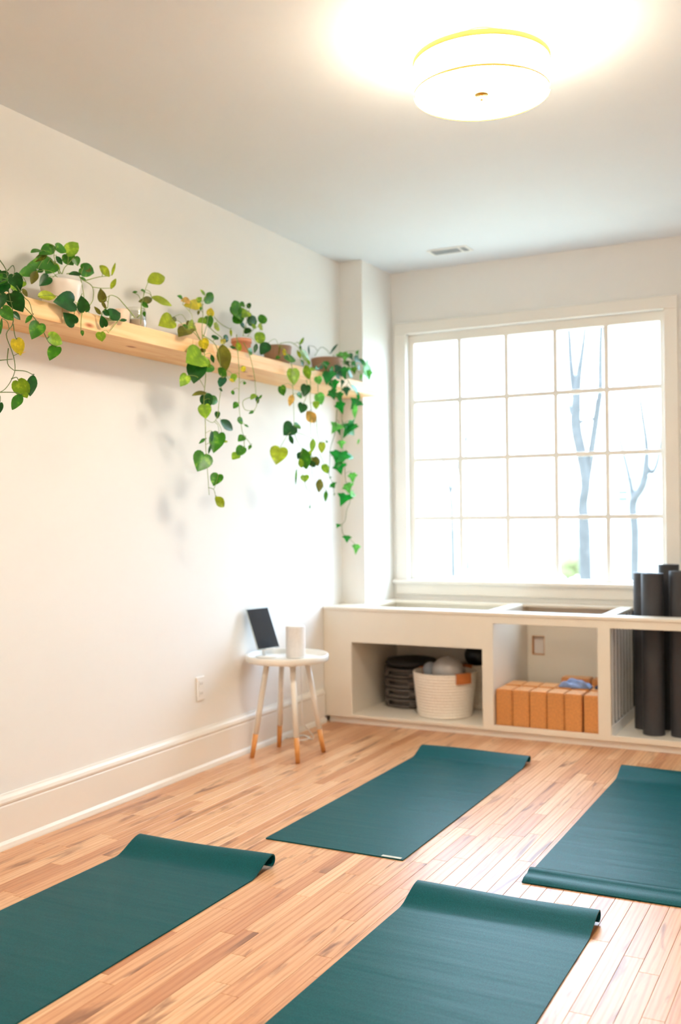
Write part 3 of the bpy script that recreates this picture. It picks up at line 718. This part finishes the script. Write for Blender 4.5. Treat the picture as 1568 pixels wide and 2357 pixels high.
# ------------------------------------------------------------------ plants
def tf(kind):
    return {'A': lambda x, y: (x/3.409, 520+y/3.409), 'B': lambda x, y: (350+x/2.851, 620+y/2.851), '1': lambda x, y: (x/5.6, 540+y/5.6),
            '2': lambda x, y: (340+x/5.6, 650+y/5.6), '3': lambda x, y: (600+x/5.6, 760+y/5.6), '4': lambda x, y: (600+x/5.6, 960+y/5.6)}[kind]
LMESH = {}
def leaf_mesh(kind, col, wr, var):
    key = (kind, col, wr, var)
    if key in LMESH: return LMESH[key]
    rg = random.Random(hash(str(key)) % 1000 if False else sum(map(ord, str(key))))
    if kind == 'heart':
        out = [(0, .02), (.10, -.07), (.26, -.08), (.40, .02), (.49, .18), (.50, .36), (.43, .55), (.30, .73), (.14, .88), (0, 1)]
    elif kind == 'round':
        out = [(0, 0), (.15, .0), (.33, .08), (.46, .25), (.5, .47), (.46, .69), (.34, .86), (.18, .96), (.08, .99), (0, 1)]
    elif kind == 'oval':
        out = [(0, 0), (.10, .02), (.24, .10), (.38, .24), (.45, .38), (.44, .52), (.34, .70), (.20, .86), (.09, .95), (0, 1)]
    else:  # ivy lobes
        out = [(0, .06), (.14, -.03), (.30, -.02), (.36, .10), (.60, .22), (.44, .36), (.32, .44), (.24, .58), (.13, .80), (0, 1)]
    fold = rg.uniform(.10, .22); droop = rg.uniform(-.16, -.04)
    def P(x, y):
        X = x*wr
        z = fold*abs(X)*1.1+droop*(y-.3)**2*1.3+.02*math.sin(y*11)*abs(X)*2
        return (X, y, z)
    vs = []; fs = []; n = len(out)
    for s in (1, -1):
        o = len(vs)
        for (x, y) in out:
            vs.append(P(0, max(y, .02) if y < .95 else y)); vs.append(P(x*.5*s, y*.92+.03)); vs.append(P(x*s, y))
        for i in range(n-1):
            a = o+i*3; b_ = o+(i+1)*3
            q1 = (a, a+1, b_+1, b_); q2 = (a+1, a+2, b_+2, b_+1)
            fs += [q1, q2] if s == 1 else [tuple(reversed(q1)), tuple(reversed(q2))]
    bm = bmesh.new(); bv = [bm.verts.new(v) for v in vs]
    for f_ in fs:
        try: bm.faces.new([bv[i] for i in f_])
        except ValueError: pass
    bmesh.ops.remove_doubles(bm, verts=bm.verts, dist=1e-4)
    for f_ in bm.faces: f_.smooth = True
    me = bpy.data.meshes.new('leaf'); bm.to_mesh(me); bm.free(); me.materials.append(leaf_mat(col)); LMESH[key] = me; return me
UNL = {'Y': 'yellow leaf', 'o': 'withered yellow-brown leaf', 'b': 'brownish olive leaf'}
def plant(root, kind, data, vines, xdep, potc, stemmat, seed, xback=-3.03):
    """data: {crop: [(bx,by,tx,ty,w,c),...]}; leaves below the shelf top hang in front of its edge"""
    rg = random.Random(seed); loc = Vector(root.location); vp = []
    def depth(py_world_z): return xdep if py_world_z < SZ1+.03 else xback
    for cr, pts in vines:
        P = []
        for (x, y) in pts:
            px, py = tf(cr)(x, y); q = at(px, py, 0, xdep)
            if q.z > SZ1+.05:
                k = min(1, (q.z-SZ1-.05)/.06); q = at(px, py, 0, xdep+(xback-xdep)*k)
            P.append(q)
        C_ = catmull(P, 4); vp += C_
        MB().tube(C_, .0022, 5, .0014).build('vine', stemmat, root)
    stalk = MB()
    for cr, lst in data.items():
        for (bx_, by_, tx_, ty_, wr, c) in lst:
            pb_ = tf(cr[0])(bx_, by_); pt_ = tf(cr[0])(tx_, ty_)
            b0 = at(*pb_, 0, xdep); t0 = at(*pt_, 0, xdep)
            zm = (b0.z+t0.z)/2; X = xdep
            if zm > SZ1+.02: X = xdep+(xback-xdep)*min(1, (zm-SZ1-.02)/.07)
            X += rg.uniform(-.012, .014)*(1 if zm > SZ1+.03 else .8)
            if zm < SZ1+.03: X = max(X, SX1+.022)
            if X < -2.95 and max(at(*pb_, 0, X).y, at(*pt_, 0, X).y) > 6.08: X = -2.915
            b0 = at(*pb_, 0, X); t0 = at(*pt_, 0, X+rg.uniform(-.006, .012))
            Lv = t0-b0; ln = Lv.length; yv = Lv.normalized()
            view = (CP-b0).normalized(); zv = (view+Vector((rg.uniform(-.3, .3), rg.uniform(-.3, .3), rg.uniform(0, .45))))
            zv = (zv-yv*zv.dot(yv)).normalized(); xv = yv.cross(zv)
            k = 'heart' if wr > .55 else 'oval'
            if kind == 'ivy': k = 'ivy' if wr > .45 else 'oval'
            if kind == 'round' : k = 'round' if wr > .6 else 'oval'
            wq = max(.15, round(wr*(1.0 if k != 'ivy' else .95)*1.12, 1)) if wr > .2 else .15
            o = bpy.data.objects.new('leaf', leaf_mesh(k, c, wq, rg.randrange(2))); COL.objects.link(o); o.parent = root
            Rm = Matrix((xv, yv, zv)).transposed().to_4x4()
            o.matrix_local = Matrix.Translation(b0-loc) @ Rm @ Matrix.Diagonal((ln, ln, ln, 1))
            if c in UNL: o['label'] = UNL[c]
            # stalk
            best = min(vp, key=lambda q: (q-b0).length) if vp else None
            if best is None or (best-b0).length > .10:
                if b0.z > SZ1+.02 and (potc-b0).length < .40: best = potc+Vector((rg.uniform(-.02, .02), rg.uniform(-.02, .02), 0))
                elif best is None or (best-b0).length > .22: best = None
            if best is not None and (best-b0).length > .004:
                mid = (best+b0)/2+Vector((.008, 0, .15*(best-b0).length)); stalk.tube(catmull([best, mid, b0], 4), .0013, 4)
    if stalk.v: stalk.build('leaf_stalks', stemmat, root, kind='stuff')

def pot(root, mat, c, r0, r1, hh, rim=.006, part='pot', band=False):
    cx, cy, cz = c
    prof = [(.001, 0), (r0-.004, 0), (r0, .003), (r1-.002, hh-.02)]
    prof += ([(r1+rim, hh-.022), (r1+rim, hh)] if band else [(r1, hh-.004), (r1-.002, hh)])
    prof += [(r1-.006, hh), (r1-.010, hh-.015), (.001, hh-.017)]
    o = MB().lathe(prof, c, 48).build(part, mat, root)
    MB().lathe([(.001, hh-.017), (r1-.010, hh-.0165), (r1-.014, hh-.011), (.001, hh-.008)], c, 28).build('soil', M['soil'], root)
    return o
def P_(px, py): return at(px, py, 0, -3.03)
SH = SZ1+.0005

# plant 1 : pot outside the frame, vines in the picture
r1 = empty('potted_pothos', (-3.03, 2.66, SH), 'dark green pothos cut off by the left edge, vines hanging far below', 'potted plant', 'potted plants along the wall shelf')
pot(r1, M['pot_white'], (-3.03, 2.66, SH), .06, .075, .13)
plant(r1, 'heart', {'1': [(25,470,5,600,1.0,'d'),(175,515,255,745,.72,'d'),(60,640,-10,770,.85,'d'),(335,612,240,680,.5,'l'),(150,760,298,1005,.68,'d'),(30,950,175,1110,.72,'g'),(170,1010,268,1100,.65,'d'),(295,700,352,800,.5,'b'),(100,640,240,745,.3,'l'),(0,760,-5,960,.8,'d'),(22,1080,5,1290,.22,'g'),(60,560,-20,640,.7,'g'),(20,600,110,740,.6,'d'),(-5,500,-60,600,.8,'g')],
  'A': [(310,765,250,885,.68,'g'),(383,868,500,925,.66,'l'),(445,950,388,1055,.62,'g'),(125,890,165,1020,.75,'Y'),(140,1215,215,1355,.72,'l'),(262,1170,235,1335,.42,'d'),(168,1320,95,1440,.5,'g'),(0,1390,-6,1475,.6,'d'),(150,1005,208,985,.2,'o'),(250,700,200,760,.4,'g')]},
  [('A', [(-40,220),(45,340),(60,450),(75,560),(100,660),(100,770),(50,850),(85,960),(110,1040),(118,1130),(90,1210),(40,1280),(-20,1315)]), ('A', [(60,450),(180,620),(260,710),(330,810),(380,910),(430,945)]),
   ('A', [(118,1133),(200,1140),(262,1170)]), ('A', [(90,1200),(130,1188),(145,1215)]), ('A', [(-20,1305),(110,1306),(165,1322)]), ('A', [(130,470),(190,560),(230,600),(255,690)]), ('A', [(105,770),(115,850),(128,890)]), ('A', [(66,960),(60,1080),(112,1135)]), ('A', [(-10,1055),(100,1045)]), ('A', [(60,350),(100,310),(115,350),(100,400)]), ('A', [(-10,560),(60,590),(170,600)])],
  -2.850, Vector((-3.03, 2.66, SH+.12)), M['stem_dark'], 1)

# plant 2 : white ceramic pot
q = (-3.03, 3.285, SH)
r2 = empty('potted_pothos', q, 'bushy dark green pothos in a large white ceramic pot', 'potted plant', 'potted plants along the wall shelf')
pot(r2, M['pot_white'], q, .072, .088, .145)
plant(r2, 'heart', {'1': [(530,200,400,220,.42,'g'),(715,150,530,195,.55,'g'),(690,195,510,240,.45,'g'),(720,160,865,215,.75,'g'),(860,240,1020,90,.58,'l'),(850,250,950,400,.85,'g'),(965,290,1005,405,.9,'g'),(690,340,370,395,.36,'g'),(600,260,440,340,.4,'b'),(480,450,245,512,.42,'g'),(470,470,405,635,.55,'b'),
   (690,370,590,500,.75,'g'),(630,545,510,657,.6,'d'),(650,580,745,600,.45,'g'),(720,280,812,390,.45,'d'),(700,360,780,460,.4,'y'),(1040,430,1222,500,.6,'g'),(1070,400,1180,480,.5,'b'),(1045,505,890,505,.34,'d'),(1035,560,1120,585,.4,'g'),(1018,655,912,670,.62,'b'),
   (955,870,705,860,.62,'d'),(1090,990,1045,785,.68,'d'),(490,795,740,780,.42,'y'),(965,1150,820,1010,.62,'d'),(1060,1240,1066,1310,.6,'g'),(1285,400,1425,545,.5,'y'),(1440,530,1490,350,.22,'y'),(1430,700,1496,560,.34,'y'),(560,460,470,480,.4,'d'),(640,120,700,230,.4,'g'),(560,330,680,380,.4,'g')]},
  [('1', [(1000,500),(1040,570),(1062,680),(1082,800),(1085,985)]), ('1', [(1060,1000),(1045,1120),(1045,1240)]), ('1', [(1060,580),(1190,670),(1200,830),(1155,920),(1145,1010)]), ('1', [(1190,675),(1300,690),(1430,690)]), ('1', [(1110,590),(1280,545),(1410,535)]),
   ('1', [(790,505),(740,420),(690,350)]), ('1', [(800,505),(830,430),(870,390)]), ('1', [(770,505),(700,380),(600,270)]), ('1', [(760,505),(700,300),(700,220)]), ('1', [(860,505),(960,490),(1040,510)]), ('1', [(1060,760),(1000,880),(960,1000),(960,1140)])],
  -2.862, Vector((-3.03, 3.285, SH+.135)), M['stem'], 2)

# plant 3 : cutting in a glass jar
q = (-2.99, 3.735, SH)
r3 = empty('glass_jar_cutting', q, 'pothos cutting with olive leaves in a clear glass jar', 'potted plant', 'potted plants along the wall shelf')
jar = MB().lathe([(.001, 0), (.044, 0), (.048, .004), (.048, .095), (.045, .102), (.045, .106), (.042, .106), (.042, .102), (.044, .094), (.044, .006), (.001, .005)], q, 40).build('jar', M['jar'], r3)
MB().lathe([(.001, 0.0055), (.0435, .0065), (.0435, .05), (.001, .05)], q, 32).build('pebbles', M['pot_cream'], r3)
cj = (-3.00, 3.645, SH)
can = empty('candle_cup', cj, 'small cream ribbed candle cup left of the glass jar', 'cup')
MB().lathe([(.001, 0), (.034, 0), (.036, .004), (.038, .082), (.036, .086), (.033, .084), (.032, .06), (.001, .06)], cj, 48, True, lambda a: 1+.012*math.cos(24*a)).build('cup', M['pot_cream'], can)
MB().lathe([(.001, .0605), (.0315, .0605), (.0315, .068), (.001, .069)], cj, 24).build('wax', M['pot_white'], can)
plant(r3, 'heart', {'1': [(1325,860,1295,690,.6,'b'),(1310,850,1372,970,.34,'b'),(1300,1030,1218,930,.36,'b'),(1340,980,1412,1050,.6,'d'),(1410,1050,1562,1005,.62,'d'),(1345,1185,1308,1040,.66,'d')],
  'A': [(790,835,800,910,.95,'l'),(1160,438,1308,388,.46,'y'),(1190,560,1362,622,.30,'y'),(1195,575,1095,592,.34,'b'),(1110,600,1167,642,.5,'g'),(1040,522,1082,515,.35,'g'),(1105,506,1147,512,.35,'g'),(1130,670,1136,712,.5,'g'),(940,745,1000,735,.4,'d')]},
  [('A', [(1075,720),(1100,690),(1115,600),(1140,500),(1162,440)]), ('A', [(1060,720),(960,600),(920,560),(865,545),(850,590),(845,640)]), ('A', [(1110,600),(1108,700),(1104,772)]), ('A', [(845,640),(800,680),(820,740),(930,740)]), ('A', [(930,740),(890,790),(850,840)])],
  -2.862, Vector((-2.99, 3.735, SH+.07)), M['stem'], 3, -3.0)

# plant 4 : cream pot, yellowish pothos, long vines
q = (-3.03, 4.24, SH)
r4 = empty('potted_pothos', q, 'yellow-green pothos in a cream pot with one long leafy vine', 'potted plant', 'potted plants along the wall shelf')
pot(r4, M['pot_cream'], q, .064, .076, .115)
plant(r4, 'heart', {'2': [(320,480,150,550,.7,'y'),(310,460,382,490,.5,'b'),(450,205,385,170,.5,'g'),(550,240,440,230,.5,'o'),(705,285,490,290,.36,'Y'),(640,245,700,190,.75,'l'),(740,165,682,92,.4,'l'),(750,175,852,250,.8,'g'),(800,430,820,320,.8,'Y'),(780,440,805,595,.75,'g'),(740,460,650,555,.55,'l'),(860,560,942,600,.6,'y'),
   (520,600,400,690,.6,'b'),(600,540,510,600,.6,'y'),(500,560,440,600,.6,'g'),(540,500,500,560,.6,'b'),(600,600,530,650,.5,'b'),(700,740,765,862,.9,'Y'),(700,850,740,910,.6,'b'),(845,720,918,700,.75,'d'),(980,715,1052,740,.7,'d'),(1070,600,1078,700,.4,'y'),(940,740,1010,790,.5,'Y'),(960,800,1012,1150,.55,'b'),(700,930,500,1030,.8,'l'),(650,1030,592,1300,.82,'d'),(800,1050,640,1130,.6,'g'),(740,1000,800,1130,.6,'l'),
   (820,930,852,1042,.45,'d'),(505,1200,420,1342,.6,'l'),(912,1100,1022,1225,.5,'g'),(972,1232,955,1340,.7,'D'),(1050,1250,1140,1280,.4,'Y'),(1090,1180,1100,1240,.5,'l'),(690,320,680,370,.6,'g'),(660,360,650,420,.5,'b')],
  'B': [(355,805,265,822,.28,'b'),(345,825,378,912,.85,'d'),(378,852,438,868,.62,'g'),(345,890,352,982,.85,'l'),(430,935,428,982,.7,'d'),(450,990,538,1058,.34,'d'),(440,1075,403,1205,.62,'g'),(392,1060,392,1130,.4,'D'),(348,1110,310,1142,.3,'g'),(345,1212,300,1325,.85,'g'),(386,1150,370,1212,.3,'d'),(465,1130,500,1130,.35,'y'),(435,1345,402,1420,.8,'g'),(415,1495,480,1562,.5,'y'),(460,710,445,770,.5,'D'),(440,780,465,800,.5,'d')]},
  [('B', [(330,430),(345,560),(352,700),(340,860),(350,1000),(352,1150),(362,1290),(370,1400),(375,1480)]), ('B', [(370,1432),(405,1445),(418,1495)]), ('B', [(330,430),(420,500),(450,650),(455,760),(440,870),(430,960),(400,1005),(355,985)]),
   ('2', [(700,780),(620,620),(580,500),(560,400),(450,280)]), ('2', [(710,780),(700,600),(712,420),(705,250)]), ('2', [(860,450),(950,540),(1060,600)]), ('2', [(780,560),(860,640),(960,720),(990,800)]), ('2', [(700,780),(600,650),(480,600)]), ('2', [(720,700),(760,560),(780,440)])],
  -2.850, Vector((-3.03, 4.24, SH+.10)), M['stem'], 4)

# plant 5 : terracotta pot
q = (-3.02, 4.68, SH)
r5 = empty('potted_pilea', q, 'upright round-leaved plant in a terracotta pot', 'potted plant', 'potted plants along the wall shelf')
pot(r5, M['terracotta'], q, .046, .054, .108, .003, band=True)
plant(r5, 'round', {'2': [(1225,380,1090,350,.85,'g'),(1290,370,1190,425,.75,'l'),(1200,430,1110,508,.75,'g'),(1250,290,1190,280,.7,'g'),(1300,335,1312,262,.8,'d'),(1290,470,1395,520,.8,'d'),(1250,575,1200,535,.65,'D'),(1260,590,1312,655,.9,'d'),(1455,525,1505,420,.8,'g'),(1425,560,1492,590,.75,'y'),(1440,640,1450,792,.82,'l'),(1160,775,1192,882,.62,'y'),(1290,880,1352,900,.7,'g'),(1405,790,1375,910,.45,'d'),(1060,825,1142,850,.4,'d'),(1320,430,1380,560,.7,'g'),(1340,540,1400,600,.5,'l'),(1160,300,1110,420,.8,'g')],
  'B': [(600,635,598,672,.8,'Y'),(540,685,530,735,.7,'l'),(525,795,537,822,.7,'g'),(560,872,535,912,.6,'g'),(560,990,598,995,.8,'g'),(605,1020,638,1034,.4,'g'),(606,1092,568,1125,.6,'g'),(600,1162,565,1215,.65,'g'),(568,1205,528,1246,.6,'l'),(650,1152,634,1182,.5,'g'),(680,818,648,852,.55,'l'),(688,830,696,882,.5,'d'),(700,850,724,822,.35,'g'),(668,928,638,946,.35,'g'),(610,738,604,756,.6,'g')]},
  [('2', [(1230,690),(1250,590),(1290,460),(1310,340)]), ('2', [(1290,690),(1370,600),(1440,560),(1460,520)]), ('B', [(555,430),(560,500),(573,700),(570,880),(590,1050),(605,1095)]), ('B', [(600,480),(640,560),(672,700),(682,820)]), ('B', [(605,1095),(635,1130),(648,1155)]), ('B', [(605,1100),(605,1165)]), ('B', [(682,830),(600,860),(610,920),(668,928)]), ('B', [(690,860),(685,900),(665,930)])],
  -2.852, Vector((-3.02, 4.68, SH+.095)), M['stem'], 5)

# plant 6 : taupe pot, variegated pothos
q = (-3.03, 5.08, SH)
r6 = empty('potted_pothos', q, 'trailing variegated pothos in a low taupe pot, right of the terracotta one', 'potted plant', 'potted plants along the wall shelf')
pot(r6, M['pot_brown'], q, .07, .085, .125)
plant(r6, 'heart', {'3': [(100,160,5,305,.55,'d'),(240,340,195,372,.6,'g'),(300,355,470,380,.36,'g'),(300,240,315,335,.5,'Y'),(500,190,562,88,.25,'l'),(500,280,645,390,.45,'l'),(508,190,520,285,.35,'g'),(580,450,625,640,.55,'l'),(640,520,705,480,.55,'l'),(415,505,430,712,.7,'l'),(262,722,302,850,.72,'g'),(590,708,558,860,.75,'d'),(465,830,550,850,.5,'g'),(740,822,792,965,.8,'v'),(715,920,715,1022,.8,'l'),
   (412,830,372,975,.45,'o'),(545,950,522,1070,.9,'d'),(600,1045,712,1205,.5,'o'),(735,600,762,700,.85,'v'),(520,400,560,460,.5,'d'),(250,200,230,330,.2,'b'),(470,260,520,370,.4,'y'),(560,420,510,380,.4,'g'),(600,380,640,450,.5,'l')],
  '4': [(415,105,300,232,.72,'d'),(370,230,422,355,.36,'d'),(430,125,522,100,.5,'g'),(250,395,200,607,.78,'y'),(545,405,600,682,.55,'g'),(510,450,480,540,.5,'d'),(680,280,660,455,.45,'l'),(790,330,787,470,.65,'y'),(690,520,740,640,.6,'b'),(640,560,702,655,.55,'d'),(820,615,868,738,.65,'l'),(570,750,572,842,1.1,'l'),(765,800,752,970,.5,'b'),(845,950,835,1087,.4,'g'),(462,670,450,880,.15,'g'),(850,308,858,335,.8,'g'),(635,1140,636,1182,.45,'g'),(640,430,600,560,.4,'l'),(500,540,540,660,.5,'l')]},
  [('3', [(250,170),(400,160),(520,260),(600,400),(640,600),(640,900),(660,1050),(700,1250)]), ('3', [(230,200),(340,300),(400,440),(410,640),(420,830),(430,1100),(430,1300)]), ('4', [(425,130),(435,200),(470,300),(530,400)]), ('4', [(430,190),(560,230),(650,275)]),
   ('4', [(640,-100),(645,150),(655,280)]), ('4', [(720,30),(730,200),(760,330)]), ('4', [(570,845),(600,935),(640,950),(638,1140)]), ('4', [(655,440),(660,600),(670,760),(760,800)]), ('4', [(760,470),(800,560),(820,615)]), ('4', [(780,800),(800,880),(845,950)]), ('3', [(740,700),(740,830)]), ('3', [(590,640),(600,720),(580,880),(545,950)])],
  -2.850, Vector((-3.03, 5.08, SH+.075)), M['stem'], 6)

# plant 7 : ivy
q = (-3.03, 5.70, SH)
r7 = empty('potted_ivy', q, 'dense bright green ivy in a brown pot at the far end of the shelf', 'potted plant', 'potted plants along the wall shelf')
pot(r7, M['pot_brown'], q, .085, .105, .135)
plant(r7, 'ivy', {'3': [(840,400,842,525,.75,'i'),(885,530,845,695,.85,'i'),(930,640,960,795,.85,'I'),(905,770,960,905,.75,'i'),(1000,800,1035,940,.75,'i'),(1010,920,1062,1092,.65,'I'),(960,560,1035,640,.4,'D'),(1010,455,955,565,.6,'D'),(1050,480,1100,645,.75,'i'),(1065,285,1060,450,.95,'v'),(1150,300,1195,405,.5,'D'),(1235,270,1262,325,.9,'g'),(1280,365,1362,475,.4,'i'),(1320,505,1452,512,.65,'v'),(1400,515,1400,655,.55,'v'),(1200,475,1212,575,.8,'g'),(1300,560,1288,645,.4,'v'),
   (1165,720,1282,835,.45,'I'),(1255,800,1262,925,.4,'I'),(1100,730,1112,855,.75,'D'),(1262,900,1165,1015,.65,'i'),(1222,950,1210,1135,.4,'v'),(700,480,762,505,.5,'i'),(618,200,625,325,.22,'D'),(990,180,895,300,.14,'D'),(1210,345,1305,425,.5,'D'),(1130,560,1205,605,.6,'i'),(990,340,1020,430,.6,'i'),(1100,400,1150,480,.6,'D'),(1180,410,1240,480,.6,'i'),(1000,540,1060,600,.6,'D'),(1140,480,1130,580,.6,'v'),(1250,460,1300,520,.6,'D'),(900,480,950,560,.6,'i'),(760,470,820,500,.5,'D'),(1060,640,1040,740,.5,'D'),(940,560,900,640,.6,'D')],
  '4': [(1005,85,920,207,.6,'v'),(990,110,1032,245,.5,'i'),(1120,95,1215,240,.85,'I'),(1190,85,1062,262,.5,'i'),(1160,80,1225,130,.6,'v'),(1040,300,1042,415,.85,'v'),(1272,280,1250,352,.35,'v'),(1030,440,995,660,.95,'I'),(1000,590,1042,748,.8,'I'),(1080,500,1205,520,.36,'I'),(1105,435,1070,530,.5,'i'),(1182,718,1190,862,.72,'v'),(1112,855,1150,995,.8,'v'),(1145,985,1238,1020,.5,'v'),(1110,995,1030,1142,.75,'I'),(918,852,957,922,1.0,'I'),(1012,1382,980,1432,.8,'I'),(1112,1528,1112,1622,1.0,'I'),(1235,1640,1225,1772,.68,'v'),(905,770,885,798,.5,'g'),(952,990,945,1018,.6,'g'),(1100,600,1070,640,.4,'I'),(940,520,1000,540,.4,'I')]},
  [('3', [(930,320),(1000,400),(1040,600),(1045,800),(1050,1100),(1050,1340)]), ('4', [(1045,40),(1060,80),(1050,300),(1080,600),(1100,840),(1150,1000),(1150,1100),(1110,1200),(1090,1330),(1050,1390),(1060,1500),(1110,1540),(1180,1600),(1230,1645)]), ('4', [(985,-100),(960,200),(900,400),(890,600),(885,760),(930,850),(950,990)]),
   ('3', [(880,500),(900,640),(960,800),(1010,930)]), ('3', [(980,330),(1150,360),(1280,420),(1400,510)]), ('3', [(1100,600),(1170,720),(1250,820),(1240,950)]), ('3', [(700,330),(780,220),(860,260),(900,300),(990,180)])],
  -2.850, Vector((-3.03, 5.70, SH+.09)), M['stem_dark'], 7)

# ------------------------------------------------------------------ outdoors
gnd = MB().box(-60, 60, -60, 110, -.75, -.65).build('lawn', M['lawn'], kind='structure')
def c5(x, y): return 780+x/1.99, 520+y/1.99
def tree(name, Y, paths, label, rootpx):
    base = at(*c5(*rootpx), 1, Y); o = empty(name, (base.x, Y, -.65), label, 'tree', 'bare trees outside the window')
    for i, (nm, pts) in enumerate(paths):
        P = [at(*c5(x_, y_), 1, Y) for x_, y_, t in pts]; d = (P[0]-CP).dot(FW)
        rs = [(t*1.25+7)/1.99/FPX*d/2 for x_, y_, t in pts]
        for j in range(1, len(P)): P[j].y += (.25 if i % 2 else -.2)*j/len(P)
        if nm == 'trunk': P = [Vector((P[0].x, Y, -.65))]+P; rs = [rs[0]*1.4]+rs
        CPs = catmull(P, 4); rr = []
        for j in range(len(P)-1):
            for k in range(4): rr.append(rs[j]+(rs[j+1]-rs[j])*k/4)
        rr.append(rs[-1]); MB().tube(CPs, rr, 10).build(nm, M['bark'], o)
tree('bare_tree', 15.0, [('trunk', [(1130,1600,40),(1125,1380,40),(1122,1270,32),(1135,1180,32),(1118,1050,36),(1095,930,36),(1095,830,32),(1108,700,20),(1130,560,12),(1150,380,6),(1165,100,3)]), ('branch', [(1095,850,24),(1070,720,18),(1055,600,15),(1045,480,11),(1020,250,7),(1000,0,3)]),
   ('branch', [(1135,1180,24),(1160,1030,22),(1185,870,20),(1203,760,17),(1206,640,14),(1212,480,11),(1240,200,6),(1250,-100,3)]), ('branch', [(1090,880,12),(1062,860,8),(1045,820,5),(1030,700,2)]), ('branch', [(1105,900,10),(1150,885,6),(1175,880,4),(1190,800,2)])], 'bare forked tree outside, seen through the fourth column of panes', (1130, 1600))
tree('bare_tree', 19.0, [('trunk', [(1355,1600,26),(1358,1400,26),(1350,1270,26),(1395,1190,24),(1412,1100,20),(1415,1000,14),(1395,850,10),(1380,700,6),(1385,480,3)]), ('branch', [(1350,1270,18),(1335,1180,12),(1300,1040,10),(1270,930,8),(1250,780,4),(1240,600,2)]), ('branch', [(1412,1100,14),(1440,1130,12),(1470,1060,9),(1490,900,4)])], 'bare tree outside, seen through the right-hand column of panes', (1355, 1600))
tree('bare_tree', 30.0, [('trunk', [(525,1600,14),(520,1300,12),(510,1200,10),(490,1100,7),(480,1000,5),(470,800,2)]), ('branch', [(515,1220,7),(540,1100,5),(548,900,2)])], 'thin far tree outside, seen through the left-hand column of panes', (525, 1600))
tree('bare_tree', 34.0, [('trunk', [(590,1500,8),(585,1100,6),(580,950,5),(570,820,2)]), ('branch', [(583,1000,4),(600,900,3),(610,800,1)])], 'slender far tree outside, seen through the second column of panes', (590, 1500))
bp_ = at(*c5(1045, 1305), 1, 26); bu = empty('garden_shrub', (bp_.x, 26, -.65), 'pale green shrub outside beside the forked tree', 'shrub')
rg = random.Random(4); fb = MB()
for k in range(14):
    a = rg.uniform(0, 6.28); rr = rg.uniform(0, .5); fb.sphere((bp_.x+rr*math.cos(a), 26+rr*math.sin(a), -.2+rg.uniform(0, .45)), rg.uniform(.16, .28), 8, 6)
fb.build('foliage', M['bush'], bu); MB().tube([(bp_.x, 26, -.65), (bp_.x, 26, 0)], .05, 6).build('stem', M['bark'], bu)
h0 = at(*c5(1235, 1300), 1, 44); h1 = at(*c5(1440, 1150), 1, 44)
ho = empty('distant_house', (h0.x, 46, -.65), 'pale distant house outside behind the right-hand panes', 'house')
MB().box(h0.x, h1.x+4, 44, 50, -.65, h1.z).build('wall', M['housewall'], ho)
vs = [(h0.x-.3, 43.7, h1.z), (h1.x+4.3, 43.7, h1.z), (h1.x+4.3, 50.3, h1.z), (h0.x-.3, 50.3, h1.z), (h0.x-.3, 47, h1.z+1.2), (h1.x+4.3, 47, h1.z+1.2)]
MB().add(vs, [(0, 1, 5, 4), (2, 3, 4, 5), (0, 4, 3), (1, 2, 5), (0, 3, 2, 1)]).build('roof', M['housewall'], ho)
a_ = at(*c5(1280, 1262), 1, 43.98); b_ = at(*c5(1325, 1210), 1, 43.98)
wn = MB().box(a_.x, b_.x, 43.93, 43.99, a_.z, b_.z).build('window', M['housewin'], ho)
MB().box(a_.x, b_.x, 43.90, 43.925, (a_.z+b_.z)/2-.03, (a_.z+b_.z)/2+.03).build('glazing_bar', M['housewall'], wn)
